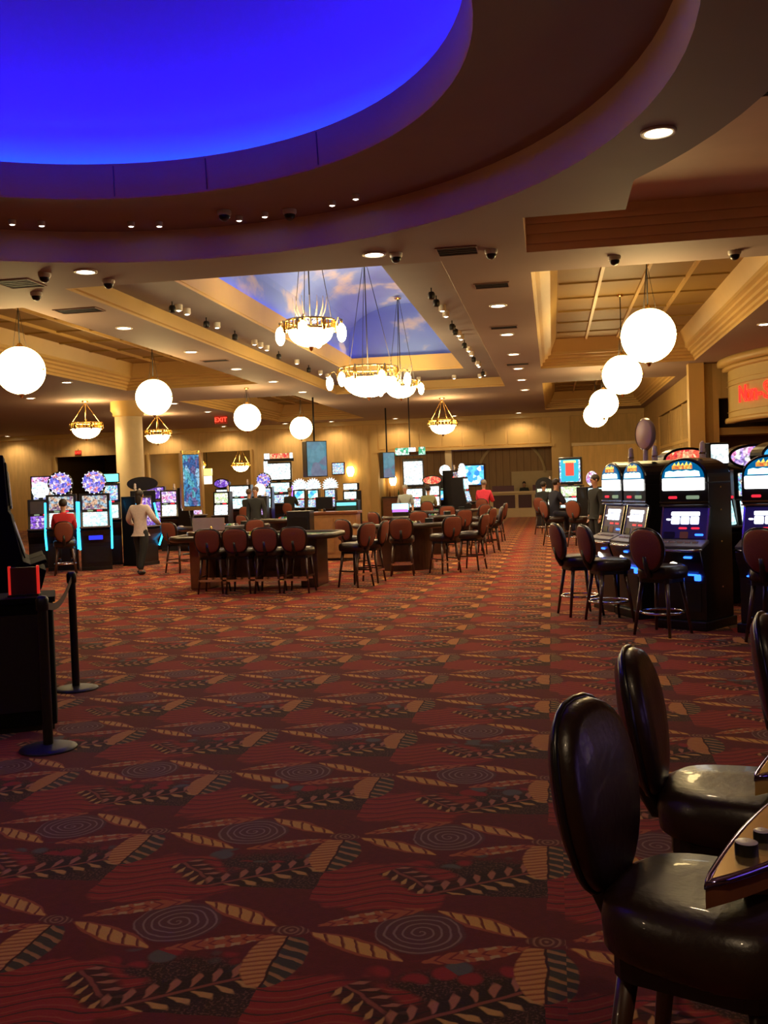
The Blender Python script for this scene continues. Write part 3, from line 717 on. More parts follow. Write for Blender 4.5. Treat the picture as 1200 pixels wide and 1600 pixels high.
# ------------------------------------------------------------------ stools
def backrest_mesh(W, Ht, th, squareness, z0, y0, lean, off):
    """rounded cushion, wider towards the top half; faces -Y"""
    mb = MB(); nu, nv = 28, 5; rings = []
    def outline(k):
        pts = []
        for i in range(nu):
            a = 2*PI*i/nu; c, s = math.cos(a), math.sin(a); e = squareness
            x = math.copysign(abs(c)**e, c); z = math.copysign(abs(s)**e, s)
            ww = W/2*(1 - .16*max(0, -z) + .0*z)
            pts.append((x*ww*k, z*Ht/2*k))
        return pts
    vs = []; levels = [(.86, -th/2), (.97, -th/2+.012), (1.0, 0), (.97, th/2-.012), (.86, th/2)]
    for k, d in levels:
        for x, z in outline(k):
            yb = d + off + .10*(x/(W/2))**2*W*-.5      # wraps round the sitter
            zz = z0 + Ht/2 + z; vs.append((x, y0 + yb + lean*(zz - z0), zz))
    n = nu; fs = [(j*n+i, j*n+(i+1)%n, (j+1)*n+(i+1)%n, (j+1)*n+i) for j in range(len(levels)-1) for i in range(n)]
    mb._add(vs, fs, True)
    for j, dd in ((0, -.012), (len(levels)-1, .012)):
        o = len(mb.v)
        ring2 = [(x*.55, y0 + levels[j][1] + off + dd + .10*(x*.55/(W/2))**2*W*-.5 + lean*(Ht/2+z*.55), z0 + Ht/2 + z*.55) for x, z in outline(levels[j][0])]
        base = list(range(j*n, j*n+n)); mb.v += ring2; mb.v.append((0, y0 + levels[j][1] + off + dd*1.2 + lean*Ht/2, z0 + Ht/2))
        for i in range(n):
            mb.f.append((base[i], base[(i+1)%n], o+(i+1)%n, o+i)); mb.sm.append(True); mb.f.append((o+i, o+(i+1)%n, o+n)); mb.sm.append(True)
    return mb
def seat_mesh(W, D, z0, th):
    mb = MB(); n = 32; vs = []; lev = [(.90, 0), (.98, .015), (1.0, th*.5), (.96, th*.85), (.80, th), (.40, th*.96)]
    for k, h in lev:
        for i in range(n):
            a = 2*PI*i/n; c, s = math.cos(a), math.sin(a); e = .62
            x = math.copysign(abs(c)**e, c)*W/2*k; y = math.copysign(abs(s)**e, s)*D/2*k
            x *= 1 - .12*(y/(D/2)) ; vs.append((x, y, z0+h))
    fs = [(j*n+i, j*n+(i+1)%n, (j+1)*n+(i+1)%n, (j+1)*n+i) for j in range(len(lev)-1) for i in range(n)]
    fs += [tuple(range(n-1, -1, -1)), tuple((len(lev)-1)*n+i for i in range(n))]
    return mb._add(vs, fs, True)
def _stool(kind):
    r = empty('casino_stool')
    H = .655
    seat_mesh(.47, .46, H-.05, .14).build('seat', LEATHER, r)
    MB().rbox(-.19, .19, -.18, .18, H-.09, H-.03, .06).build('seat_frame', BLACK, r)
    if kind == 'slot':
        W, Ht, sq, z0, th = .41, .455, .80, .695, .075
    else:
        W, Ht, sq, z0, th = .45, .40, .60, .67, .07
    lean = .16
    backrest_mesh(W, Ht, th, sq, z0, .24, lean, 0).build('backrest', LEATHER, r)
    bp = backrest_mesh(W*.93, Ht*.94, th*.5, sq, z0+Ht*.03, .24, lean, th*.40).build('back_panel', FABRIC, r)
    # piping
    pts = []
    for i in range(28):
        a = 2*PI*i/28; c, s = math.cos(a), math.sin(a); x = math.copysign(abs(c)**sq, c); z = math.copysign(abs(s)**sq, s); ww = W/2*(1 - .16*max(0, -z))
        zz = Ht/2 + z*Ht/2; pts.append((x*ww, .24 + .10*x*x*W*-.5*((1 - .16*max(0,-z))**2) + lean*zz + .012, z0 + zz))
    MB().path(pts, .009, 6, True).build('edge_trim', BLACK2, r)
    MB().path([(0, .10, H-.02), (0, .24, H-.01), (0, .275, H+.06), (0, .30, H+.20)], .035, 8).build('back_support', BLACK, r)
    fs = .215 if kind == 'slot' else .21
    for sx in (-1, 1):
        for sy in (-1, 1):
            MB().tube((sx*.15, sy*.14, H-.07), (sx*fs, sy*fs, 0), .026, .016, 8).build('leg', WOODD, r)
    if kind == 'slot':
        MB().path([(.225*math.cos(2*PI*i/32), .225*math.sin(2*PI*i/32)*1.02, .24) for i in range(32)], .014, 8, True).build('foot_ring', CHROME, r)
    else:
        for sy in (-1, 1): MB().box(-.20, .20, sy*.19-.012, sy*.19+.012, .20, .235).build('foot_bar', CHROME, r)
        for sx in (-1, 1): MB().box(sx*.19-.012, sx*.19+.012, -.19, .19, .26, .285).build('foot_bar', WOODD, r)
    return r
slot_stool = first_then_copy(lambda: _stool('slot')); table_stool = first_then_copy(lambda: _stool('table'))
def D(a): return math.radians(a)
def stool(kind, loc, rz, label, group):
    o = (slot_stool if kind == 'slot' else table_stool)(loc, D(rz)); return tag(o, label, 'chair', group)
G = 'leather stools in the foreground'
stool('slot', (.33, 2.33, 0), 66, 'nearest black leather stool with tall oval back at lower right', G)
stool('slot', (.53, 3.12, 0), 77, 'black leather stool just behind the nearest one', G)
stool('slot', (1.08, 3.85, 0), 70, 'leather stool cut off by the right edge below the slot bank', G)
G = 'stools at the right slot bank'
stool('slot', (.30, 12.35, 0), 110, 'leftmost rust backed stool at the right slot bank', G)
stool('slot', (.62, 11.75, 0), 110, 'second stool from the left at the right slot bank', G)
stool('slot', (1.12, 10.75, 0), 142, 'rust backed stool directly before the large arched slot machine', G)
stool('slot', (2.16, 10.25, 0), 146, 'stool at the right edge before the last slot machine', G)

# ------------------------------------------------------------------ slot machines
SCR_BLUE = screen('screen_blue_cells', [(.25, .75, 1), (.8, 1, 1), (.35, .35, .8), (.9, .8, .7)], 1.6, 22)
SCR_ICE = screen('screen_ice_reels', [(.6, 1, 1), (.85, 1, 1), (.5, .9, .95), (1, 1, 1)], 1.8, 16, dark=.5)
SCR_WARM = screen('screen_warm_picture', [(.9, .55, .35), (.45, .65, .8), (.8, .75, .65), (.35, .2, .3)], 1.1, 15)
SCR_WHEEL = screen('screen_wheel', [(.15, .15, 1), (1, .8, .9), (1, .3, .35), (.5, .4, 1), (.2, .2, .8)], 1.5, 20)
SCR_WHITE = screen('screen_white', [(.85, 1, 1), (1, 1, .95), (.7, .95, 1), (.9, .9, 1)], 2.1, 11, dark=.4)
SCR_DEEP = screen('screen_deep_blue', [(.02, .10, .32), (.05, .25, .50), (.10, .45, .55), (.15, .12, .30), (.30, .55, .75)], 1.3, 11, (1, 1, .45), dark=.3)
SCR_VIOL = screen('screen_violet', [(.25, .08, .7), (.4, .2, .9), (.8, .6, .9), (.15, .05, .5)], 1.3, 16)
SCR_PINK = screen('screen_pink', [(1, .7, .9), (.6, .4, 1), (1, 1, 1), (.9, .3, .6)], 1.6, 14)
SCR_RED = screen('screen_red', [(1, .12, .06), (1, .3, .15), (.8, .05, .05), (1, .6, .3)], 1.6, 18, dark=.5)
SCR_GREEN = screen('screen_green', [(.05, .6, .3), (.6, 1, .8), (.05, .4, .2), (.9, 1, .9)], 1.6, 14, dark=.4)
SCR_TEAL = screen('screen_teal', [(.10, .32, .42), (.14, .36, .46), (.12, .30, .42), (.20, .24, .36)], .9, 3, dark=.8)
SCR_SKY = screen('screen_azure', [(.02, .25, 1), (.1, .6, 1), (.5, .9, 1), (.05, .4, .9), (1, 1, .9)], 1.8, 5, dark=.7)
SCR_YEL = screen('screen_yellow_green', [(.9, 1, .5), (.9, .9, .7), (.6, .9, .4), (1, 1, .9)], 1.5, 14, dark=.5)
NEONB = em('cyan_neon', (.03, .50, 1.0), 2.6); NEONV = em('violet_neon', (.25, .10, 1.0), 2.2); NEONR = em('crimson_neon', (1, .04, .06), 1.4); NEONW = em('warm_tube', (1, .9, .5), 1.6)
BLUEL = em('blue_panel_light', (.02, .12, 1.0), 3.0); BLUED = em('blue_dim_light', (.02, .03, .8), 1.2)
LAMPW = em('round_lamp_white', (1, .88, .68), 3.5)
SIGN_TOP = em('sign_teal', (.0, .10, .26), .8); SIGN_BAND = em('sign_aqua_figures', (.55, 1.0, .92), 2.2); SIGN_LOW = em('sign_white', (1, 1, .93), 3.2)
SIGN_OR = screen('sign_orange_letters', [(1, .35, .05), (.9, .2, .05), (1, .7, .15), (.9, .4, .05)], 1.3, 40, (1, 1, .6), dark=.6)
REELG = em('reel_glass', (.10, .06, .45), .045, (.02, .01, .06))
REELW = em('reel_lit', (.75, .82, 1.0), 1.7)
REELT = em('reel_award_panel', (.9, .97, 1.0), 2.6)
LEDR = em('red_led_digits', (1, .03, .06), .7); LEDG = em('green_lcd', (.45, .65, .42), .28)
GREYP = mat('grey_panel', (.10, .085, .10), .4, noise=.2)
def T(rx=0, loc=(0, 0, 0)): return Matrix.Translation(loc) @ Matrix.Rotation(rx, 4, 'X')
def slab(cx, cz, wd, h, y, th=.012, tilt=0, r=.012):
    """thin rounded plate facing -Y, centred at cx,cz; tilt leans the top back"""
    mb = MB(); pts = []
    for sx, sz, a0 in ((1, 1, 0), (-1, 1, 90), (-1, -1, 180), (1, -1, 270)):
        for i in range(4):
            a = math.radians(a0 + 30*i); pts.append((sx*(wd/2-r) + r*math.cos(a), sz*(h/2-r) + r*math.sin(a)))
    mb.prism(pts, -th/2, th/2, 'y'); M = Matrix.Translation((cx, y, cz)) @ Matrix.Rotation(-tilt, 4, 'X'); mb.v = [tuple(M @ Vector(q)) for q in mb.v]
    return mb
def arch_pts(wd, z0, zs, z1, n=16):
    return [(-wd/2, z0), (wd/2, z0)] + [(wd/2*math.cos(PI*i/n), zs + (z1-zs)*math.sin(PI*i/n)) for i in range(n+1)]
def candle(r, x, y, z, m=CLEAR, s=1.0):
    c = MB().lathe([(.035*s, 0), (.035*s, .10*s), (.03*s, .11*s), (.03*s, .16*s), (.015*s, .18*s), (.001, .185*s)], 14, (x, y, z)).build('candle_light', m, r)
    MB().lathe([(.038*s, .045*s), (.040*s, .055*s), (.038*s, .065*s)], 14, (x, y, z)).build('band', CHROME, c)
def arched_slot(loc, a, label, group):
    r = empty('slot_machine', loc, D(-a)); tag(r, label, 'slot machine', group)
    W = .58; pr = [(-.26, .10), (-.26, .58), (-.34, .74), (-.38, .86), (-.35, .90), (-.19, .965), (-.11, 1.33), (-.17, 1.37), (-.17, 1.50), (-.17, 1.60), (.36, 1.60), (.36, .10)]
    MB().prism(pr, -W/2, W/2, 'x').build('body', BLACK2, r, .008)
    MB().box(-W/2-.02, W/2+.02, -.32, .40, 0, .10).build('base', BLACK, r, .01)
    MB().prism(arch_pts(W, 1.595, 1.66, 1.88), -.17, .36, 'y').build('top_box', BLACK2, r, .015)
    s = MB().prism(arch_pts(.50, 1.66, 1.66, 1.85), -.190, -.172, 'y').build('sign_glass', SIGN_TOP, r)
    MB().box(-.12, .12, -.197, -.190, 1.755, 1.80).build('lettering_panel', SIGN_OR, s)
    for i in range(5): MB().prism([(-.11+.048*i, 1.80), (-.075+.048*i, 1.80), (-.085+.048*i, 1.825 + .012*(i % 2))], -.197, -.190, 'y').build('flame', em('flame_yellow', (1, .65, .08), 1.4), s)
    mb = MB(); zz = [.0, .012, .004, .016, .006, .014, .002, .012, 0]
    mb.prism([(-.21, 1.675), (.21, 1.675)] + [(.20 - .05*i, 1.728 + zz[i]) for i in range(9)], -.197, -.190, 'y'); mb.build('figure_band', SIGN_BAND, s)
    slab(0, 1.590, .50, .135, -.180).build('award_glass', SIGN_LOW, r)
    slab(-.13, 1.445, .10, .03, -.176).build('red_display', LEDR, r); slab(.11, 1.445, .15, .04, -.176).build('lcd_display', LEDG, r)
    for z in (1.385, 1.345): MB().box(-W/2-.004, W/2+.004, -.180, -.160, z, z+.014).build('chrome_bar', CHROME, r)
    tilt = math.atan2(.08, .365)
    def on(z): return -.19 + (z-.965)/.365*.08
    g = slab(0, 1.16, .54, .34, on(1.16)-.004, .012, tilt).build('reel_glass', REELG, r)
    slab(.0, 1.262, .34, .045, on(1.262)-.014, .008, tilt).build('award_panel', REELT, g)
    for x in (-.115, .0, .115): slab(x, 1.19, .10, .085, on(1.19)-.014, .008, tilt).build('reel', REELW, g)
    slab(-.20, 1.20, .05, .018, on(1.2)-.014, .008, tilt).build('pointer_light', REELT, g)
    for x in (-.02, .13): slab(x, 1.105, .10, .022, on(1.105)-.012, .006, tilt).build('red_digits', LEDR, g)
    slab(-.18, 1.03, .14, .07, on(1.03)-.010, .008, tilt).build('bill_door', BLACK, g); slab(.0, 1.03, .10, .075, on(1.03)-.010, .008, tilt).build('badge', mat('badge_rust', (.30, .12, .08), .5), g)
    slab(.18, 1.035, .10, .022, on(1.035)-.012, .008, tilt).build('bill_slot_light', BLUEL, g)
    for sx in (-1, 1): MB().box(sx*.275-.010, sx*.275+.010, -.012, .012, -.20, .20, T(-tilt, (0, on(1.15)-.008, 1.15))).build('side_trim', CHROME, r)
    d = MB().box(-W/2-.01, W/2+.01, -.02, .02, -.09, .09, T(-1.18, (0, -.272, .935))).build('button_deck', GREYP, r, .01)
    for i in range(5): MB().cbox((-.18+.09*i, -.27, .957), (.06, .035, .02), None).build('button', CLEAR, d)
    MB().path([(-W/2-.01, -.36, .885), (-.15, -.395, .872), (.15, -.395, .872), (W/2+.01, -.36, .885)], .012, 6).build('deck_trim', CHROME, r)
    slab(.14, .80, .10, .022, -.372, .01, -.25).build('blue_light', BLUEL, r)
    MB().lathe([(.055, 0), (.055, .015), (.04, .022), (.001, .025)], 18, M=Matrix.Translation((-.05, -.315, .70)) @ Matrix.Rotation(PI/2+.2, 4, 'X')).build('round_lamp', LAMPW, r)
    slab(.0, .605, .40, .018, -.295, .02).build('blue_strip', BLUEL, r); slab(.20, .575, .07, .07, -.275, .02).build('blue_corner', BLUEL, r)
    slab(0, .36, .46, .32, -.262, .012).build('lower_door', BLACK, r)
    for z in (.45, .95, 1.30, 1.55): MB().cbox((W/2+.004, .10, z), (.008, .03, .015)).build('hinge', CHROME, r)
    candle(r, .12, .05, 1.875)
    return r
G = 'slot machines of the right bank'
arched_slot((.90, 12.85, 0), 68, 'leftmost arched slot machine of the right bank, seen at an angle', G)
arched_slot((1.13, 12.22, 0), 68, 'second arched slot machine of the right bank, beside the leftmost', G)
arched_slot((1.52, 11.3, 0), 36, 'large arched slot machine facing us on the right', G)
arched_slot((2.32, 10.9, 0), 33, 'arched slot machine cut off by the right edge', G)
# disc sign above the bank
r = empty('disc_sign', (1.26, 13.7, 0), D(-62)); tag(r, 'pale round disc sign on a post above the right slot bank', 'sign')
MB().lathe([(.001, -.03), (.20, -.03), (.215, 0), (.20, .03), (.001, .03)], 28, M=Matrix.Translation((0, 0, 2.26)) @ Matrix.Rotation(PI/2, 4, 'X') @ Matrix.Scale(.92, 4, (1, 0, 0))).build('disc', mat('pale_mauve', (.72, .52, .46), .5), r)
MB().lathe([(.20, -.035), (.225, 0), (.20, .035)], 28, M=Matrix.Translation((0, 0, 2.26)) @ Matrix.Rotation(PI/2, 4, 'X')).build('rim', CLEAR, r)
MB().tube((0, 0, 1.2), (0, 0, 2.06), .045, .035, 12).build('post', CLEAR, r); MB().rbox(-.25, .25, -.2, .2, 0, 1.2, .05).build('pedestal', BLACK2, r)
def slot(loc, rz, label, group=None, W=.60, top='rect', s1=None, s2=None, st=None, neon=None, h=1.45, ttl=.35, ccol=None, deckl=None, dark=False):
    """upright video machine: belly, deck, main screen, upper screen, topper"""
    r = empty('slot_machine', loc, D(rz)); tag(r, label, 'slot machine', group)
    s1 = s1 or SCR_ICE; s2 = s2 or SCR_BLUE; st = st or SCR_WHEEL
    k = h/1.45
    pr = [(-.24, 0), (-.24, .52*k), (-.36, .66*k), (-.40, .76*k), (-.22, .82*k), (-.14, 1.10*k), (-.12, 1.12*k), (-.10, h), (.30, h), (.30, 0)]
    MB().prism(pr, -W/2, W/2, 'x').build('cabinet', DARKM if dark else ccol or BLACK2, r, .008)
    MB().box(-W/2, W/2, -.26, .31, 0, .08).build('base', BLACK, r)
    t1 = math.atan2(.08, .28)
    slab(0, .965*k, W*.80, .27*k, -.182, .012, t1).build('main_screen', s1, r)
    slab(0, 1.28*k, W*.80, .26*k, -.122, .012, .06).build('upper_screen', s2, r)
    for x in (() if dark else (-.1, .1)): slab(x, 1.125*k, .12, .035, -.135, .01).build('small_display', LEDR if x > 0 else LEDG, r)
    d = MB().box(-W/2-.01, W/2+.01, -.11, .10, -.015, .015, T(-.30, (0, -.30, .795*k))).build('button_deck', DARKM if dark else GREYP, r, .008)
    for i in range(6): MB().cbox((-.2+.08*i, -.33, .80*k), (.05, .035, .02)).build('button', DARKM if dark else CLEAR, d)
    if deckl: slab(0, .62*k, .30, .10, -.345, .02, -.6).build('belly_light', deckl, r)
    slab(.0, .30*k, W*.8, .30*k, -.245, .014).build('lower_door', BLACK, r)
    if neon:
        for sx in (-1, 1):
            MB().path([(sx*(W/2+.012), -.26, .40*k), (sx*(W/2+.018), -.40, .70*k), (sx*(W/2+.015), -.25, .95*k), (sx*(W/2+.012), -.16, 1.30*k)], .022, 8).build('edge_neon', neon, r)
    if top == 'round':
        MB().lathe([(.001, -.07), (.25, -.07), (.28, -.03), (.28, .05), (.001, .06)], 28, M=Matrix.Translation((0, -.02, h+.25)) @ Matrix.Rotation(PI/2, 4, 'X')).build('topper_housing', BLACK2, r)
        t = MB().lathe([(.001, 0), (.23, 0), (.24, .02)], 28, M=Matrix.Translation((0, -.105, h+.25)) @ Matrix.Rotation(PI/2, 4, 'X')).build('topper_wheel', st, r)
        for i in range(16):
            a = 2*PI*i/16; MB().ball((.25*math.cos(a), -.11, h+.25+.25*math.sin(a)), .016, 8, 5).build('bulb', SCR_WHITE, t)
        MB().box(-.06, .06, -.05, .05, h-.01, h+.05).build('neck', BLACK, r)
    elif top == 'rect':
        MB().box(-W/2, W/2, -.08, .10, h+.02, h+.02+ttl).build('topper_housing', BLACK2, r, .012); slab(0, h+.02+ttl/2, W*.9, ttl*.82, -.086, .014).build('topper_screen', st, r)
        MB().box(-.08, .08, -.04, .06, h-.01, h+.03).build('neck', BLACK, r)
    elif top == 'star':
        mb = MB(); pts = []
        for i in range(26):
            a = -PI*.12 + PI*1.24*i/25; rr = .33 if i % 2 else .24; pts.append((rr*math.cos(a), h+.12 + rr*math.sin(a)))
        mb.prism(pts, -.04, .04, 'y'); mb.build('topper_burst', st, r); MB().box(-.1, .1, -.03, .05, h-.01, h+.10).build('neck', BLACK, r)
    elif top == 'disc':
        MB().ball((0, 0, h+.22), (.20, .07, .20), 24, 12).build('topper_disc', st, r); MB().box(-.05, .05, -.03, .03, h-.01, h+.05).build('neck', BLACK, r)
    elif top == 'oval':
        MB().prism([(W*.62*math.cos(2*PI*i/28), h+.17+.17*math.sin(2*PI*i/28)) for i in range(28)], -.10, .10, 'y').build('topper_housing', BLACK2, r)
        MB().prism([(W*.55*math.cos(2*PI*i/28), h+.17+.135*math.sin(2*PI*i/28)) for i in range(28)], -.115, -.095, 'y').build('topper_screen', st, r); MB().box(-.1, .1, -.05, .05, h-.01, h+.03).build('neck', BLACK, r)
    elif top == 'arch':
        MB().prism(arch_pts(W, h-.005, h+.10, h+.36), -.10, .28, 'y').build('topper_housing', BLACK2, r); MB().prism(arch_pts(W*.86, h+.04, h+.10, h+.31), -.115, -.10, 'y').build('topper_screen', st, r)
    candle(r, W*.3, .15, h + (.0 if top != 'arch' else .2), BLACK if dark else CLEAR)
    return r
# second row behind the right bank, tops only in view
G = 'slot machines behind the right bank'
slot((1.86, 14.45, 0), 20, 'slot machine with red lit topper behind the right bank', G, top='oval', st=SCR_RED, h=1.74)
slot((2.12, 13.4, 0), 30, 'slot machine with white candle shaped topper behind the right bank', G, top='rect', st=SCR_WHITE, h=1.78, ttl=.30, W=.30)
slot((2.68, 14.0, 0), 15, 'slot machine with pink and violet marquee behind the right bank', G, top='oval', st=SCR_PINK, h=1.74)
slot((3.15, 13.2, 0), 10, 'slot machine with tall pink topper behind the right bank at the edge', G, top='rect', st=SCR_PINK, h=1.80, ttl=.34)
slot((2.70, 12.35, 0), 30, 'slot machine with bright blue topper behind the right bank', G, top='oval', st=SCR_SKY, s2=SCR_VIOL, h=1.72)
# far right machines
slot((.52, 28.6, 0), -12, 'tall slot machine with blue framed marquee by the far right wall', W=.66, top='rect', st=SCR_BLUE, s1=SCR_ICE, s2=SCR_YEL, h=1.50, ttl=.78)
o = bpy.data.objects[[q.name for q in bpy.data.objects if q.name.startswith('slot_machine')][-1]]
slab(0, 1.92, .50, .62, -.098, .01).build('marquee_glass', em('marquee_teal', (.02, .35, .5), 1.0), o); slab(0, 1.96, .24, .38, -.106, .01).build('marquee_emblem', em('marquee_red', (.7, .06, .04), 1.0), o); slab(0, 2.17, .36, .07, -.106, .01).build('marquee_band', em('marquee_gold', (.8, .7, .25), .9), o)
slot((-.28, 34.5, 0), -5, 'small slot machine with pale green screens before the cashier', top='arch', st=BLACK2, s1=SCR_YEL, s2=SCR_YEL, h=1.40)
slot((1.05, 26.8, 0), 40, 'dark slot machine with white lamp beside the blue marquee machine', top='disc', st=SCR_PINK, s1=SCR_WHITE, s2=SCR_WHITE, h=1.45)
# left bank with neon edges
G = 'slot machines of the left bank'
slot((-11.08, 20.75, 0), 25, 'slot machine with cyan edges and wheel topper left of the red shirt', G, W=.66, top='round', s1=SCR_ICE, s2=SCR_WARM, st=SCR_WHEEL, neon=NEONB, h=1.72, deckl=BLUED)
slot((-10.2, 20.62, 0), 25, 'slot machine with cyan neon edges and wheel topper right of the red shirt', G, W=.66, top='round', s1=SCR_ICE, s2=SCR_WARM, st=SCR_WHEEL, neon=NEONB, h=1.72, deckl=BLUED)
slot((-12.0, 21.5, 0), 25, 'slot machine with white disc topper at the left end', G, top='disc', st=SCR_WHITE, s1=SCR_VIOL, s2=GREYP, h=1.62)
slot((-12.3, 22.2, 0), 25, 'slot machine with aqua framed sign behind the left bank', G, top='rect', st=SCR_PINK, h=1.85, ttl=.32, neon=None)
slot((-9.55, 21.6, 0), 75, 'slot machine seen from the side with cyan neon outline', G, W=.62, top='none', s1=SCR_VIOL, s2=SCR_VIOL, neon=NEONB, h=1.62)
slot((-10.55, 22.0, 0), 25, 'slot machine with aqua screen topper behind the wheel machine', G, top='rect', st=em('aqua_sign', (.15, .8, .8), 1.3), h=1.95, ttl=.22)
slot((-10.0, 22.8, 0), 205, 'dark slot machine with its back to us beside the column', G, top='oval', st=BLACK, h=1.75)
# machines around the column
G = 'slot machines beyond the walking person'
slot((-11.75, 27.4, 0), 10, 'slot machine with violet seven marquee behind the walking person', G, W=.85, top='rect', st=SCR_VIOL, s1=SCR_VIOL, s2=SCR_VIOL, h=1.45, ttl=.40)
slot((-10.95, 26.8, 0), 20, 'slot machine with two white screens right of the walking person', G, W=.5, top='none', s1=SCR_WHITE, s2=SCR_PINK, h=1.75)
slot((-10.15, 26.45, 0), 60, 'slot machine with pink light leaning beside the tall blue display', G, W=.5, top='none', s1=SCR_PINK, s2=SCR_PINK, h=1.80)
slot((-9.9, 28.4, 0), 5, 'slot machine with yellow green screen behind the tall blue display', G, W=.5, top='none', s1=SCR_WHITE, s2=SCR_YEL, h=1.65)
G = 'slot machines at the middle left'
slot((-11.17, 32.1, 0), 5, 'slot machine with narrow white screens at the middle left', G, W=.45, top='oval', s1=SCR_WHITE, s2=SCR_WHITE, st=SCR_VIOL, h=1.75)
slot((-10.38, 31.6, 0), 5, 'slot machine with large white upper screen at the middle left', G, W=.78, top='none', s1=SCR_ICE, s2=SCR_WHITE, h=1.85)
slot((-9.66, 31.5, 0), 5, 'slot machine with warm white disc topper at the middle left', G, W=.5, top='disc', s1=SCR_PINK, s2=BLACK, st=em('warm_disc', (1, .85, .6), 2.2), h=1.45)
slot((-10.4, 34.5, 0), 5, 'slot machine with small wheel topper behind the large white screen', G, W=.6, top='round', h=1.75)
# machines in front of the back wall
G = 'slot machines before the back wall'
slot((-10.55, 37.0, 0), 6, 'big slot machine with red banner and white screen overhead', G, W=1.05, top='rect', s1=SCR_BLUE, s2=SCR_ICE, st=SCR_WHITE, neon=NEONV, h=1.95, ttl=.75)
r = empty('banner_sign', (-10.5, 36.85, 2.95)); tag(r, 'red lit banner above the big white screen machine', 'sign')
slab(.05, 0, .72, .19, 0, .08).build('panel', SCR_RED, r); slab(-.46, 0, .20, .22, 0, .08).build('end_panel', SCR_WHITE, r); slab(.52, .0, .10, .22, 0, .08).build('end_panel', SCR_WHITE, r); slab(-.52, -.5, .14, .62, 0, .08).build('side_panel', SCR_WHITE, r)
MB().box(-.6, .6, .02, .08, -.22, -.10).build('bracket', BLACK, r)
for x, l in ((-9.72, 'left'), (-9.18, 'middle'), (-8.5, 'right')): slot((x, 37.0, 0), 4, '%s slot machine with white starburst topper before the back wall' % l, G, W=.46, top='star', st=SCR_WHITE, s1=SCR_BLUE, s2=SCR_SKY if l != 'right' else SCR_BLUE, h=1.60)
slot((-7.72, 37.2, 0), -10, 'slot machine with glaring white curved screen by the wall corner', G, W=.62, top='rect', st=SCR_WHITE, s1=SCR_WHITE, s2=SCR_WHITE, h=1.50, ttl=.28)
# middle group before the alcove
G = 'slot machines before the alcove'
slot((-4.72, 33.4, 0), 5, 'tall machine with big white portrait screen before the alcove', G, W=.72, top='rect', s1=SCR_BLUE, s2=SCR_WHITE, st=SCR_WHITE, h=1.55, ttl=.98)
slot((-4.05, 33.2, 0), 5, 'slot machine with red sign and white screen before the alcove', G, W=.55, top='oval', s1=SCR_WHITE, s2=SCR_WHITE, st=SCR_RED, h=1.62)
slot((-3.75, 34.6, 0), 5, 'slot machine with white cloverlike disc topper before the alcove', G, W=.55, top='disc', st=SCR_WHITE, s1=SCR_SKY, s2=BLACK, h=1.90)
slot((-3.28, 33.35, 0), 60, 'black slot machine with crimson edges seen from the side', G, W=.62, top='none', s1=SCR_BLUE, s2=SCR_WARM, neon=NEONR, h=2.1)
slot((-2.9, 31.9, 0), 75, 'slot machine with white spiky side lights before the alcove', G, W=.50, top='star', st=SCR_WHITE, s1=SCR_BLUE, s2=SCR_ICE, h=1.85)
# dark machine in the left foreground
slot((-4.74, 7.7, 0), 120, 'black slot machine in silhouette at the left edge behind the posts', None, W=.70, top='none', s1=DARKM, s2=DARKM, h=2.05, dark=True)
slot((-5.35, 8.75, 0), 120, 'black slot machine behind the silhouette at the left edge', None, W=.70, top='none', s1=BLACK2, s2=BLACK2, h=2.0, dark=True)
r = empty('bin_cabinet', (-3.98, 6.62, 0), D(28)); tag(r, 'black low cabinet at the left edge beside the queue posts', 'cabinet')
MB().rbox(-.30, .30, -.24, .24, .04, .93, .03).build('body', DARKM, r); MB().box(-.28, .28, -.22, .22, 0, .04).build('plinth', BLACK, r); MB().rbox(-.32, .32, -.26, .26, .93, .97, .03).build('top', DARKM, r); slab(0, .5, .48, .7, -.245).build('door', BLACK, r)
r = empty('card_holder', (-3.86, 6.62, .97), D(20)); tag(r, 'red edged display stand on the black low cabinet', 'display stand')
MB().box(-.10, .10, -.005, .015, .01, .21).build('card', mat('dark_red_card', (.10, .008, .006), .5), r)
for sx in (-1, 1): MB().box(sx*.10-.008, sx*.10+.008, -.012, .022, 0, .22).build('edge', em('red_edge', (1, .03, .02), .35), r)
MB().box(-.11, .11, -.05, .05, 0, .012).build('foot', BLACK, r)

# ------------------------------------------------------------------ queue posts
def post(loc, l):
    r = empty('queue_post', loc); tag(r, l, 'stanchion', 'queue posts')
    MB().lathe([(.001, .035), (.06, .034), (.15, .024), (.185, .012), (.19, 0), (.001, 0)], 32).build('base', mat('post_base', (.012, .011, .014), .5), r)
    MB().lathe([(.033, .03), (.033, .93)], 20).build('pole', BLACK, r); MB().lathe([(.033, .93), (.042, .94), (.042, 1.01), (.03, 1.03), (.001, 1.035)], 20).build('head', BLACK, r)
    return r
post((-3.39, 6.03, 0), 'nearer black queue post with round base'); post((-4.16, 7.91, 0), 'farther black queue post with round base')
mb = MB(); A = Vector((-3.39, 6.03, .97)); B = Vector((-4.16, 7.91, .97)); vs = []; n = 16
for i in range(n+1):
    t = i/n; p = A.lerp(B, .02+.96*t); sag = -.10*math.sin(PI*t); vs += [(p.x, p.y, p.z+sag-.025), (p.x, p.y, p.z+sag+.025), (p.x+.004, p.y+.002, p.z+sag-.025), (p.x+.004, p.y+.002, p.z+sag+.025)]
mb._add(vs, [(i*4, i*4+4, i*4+5, i*4+1) for i in range(n)] + [(i*4+2, i*4+3, i*4+7, i*4+6) for i in range(n)], True)
tag(mb.build('queue_belt', mat('belt_brown', (.10, .06, .03), .8)), 'brown belt stretched between the two queue posts', 'belt')

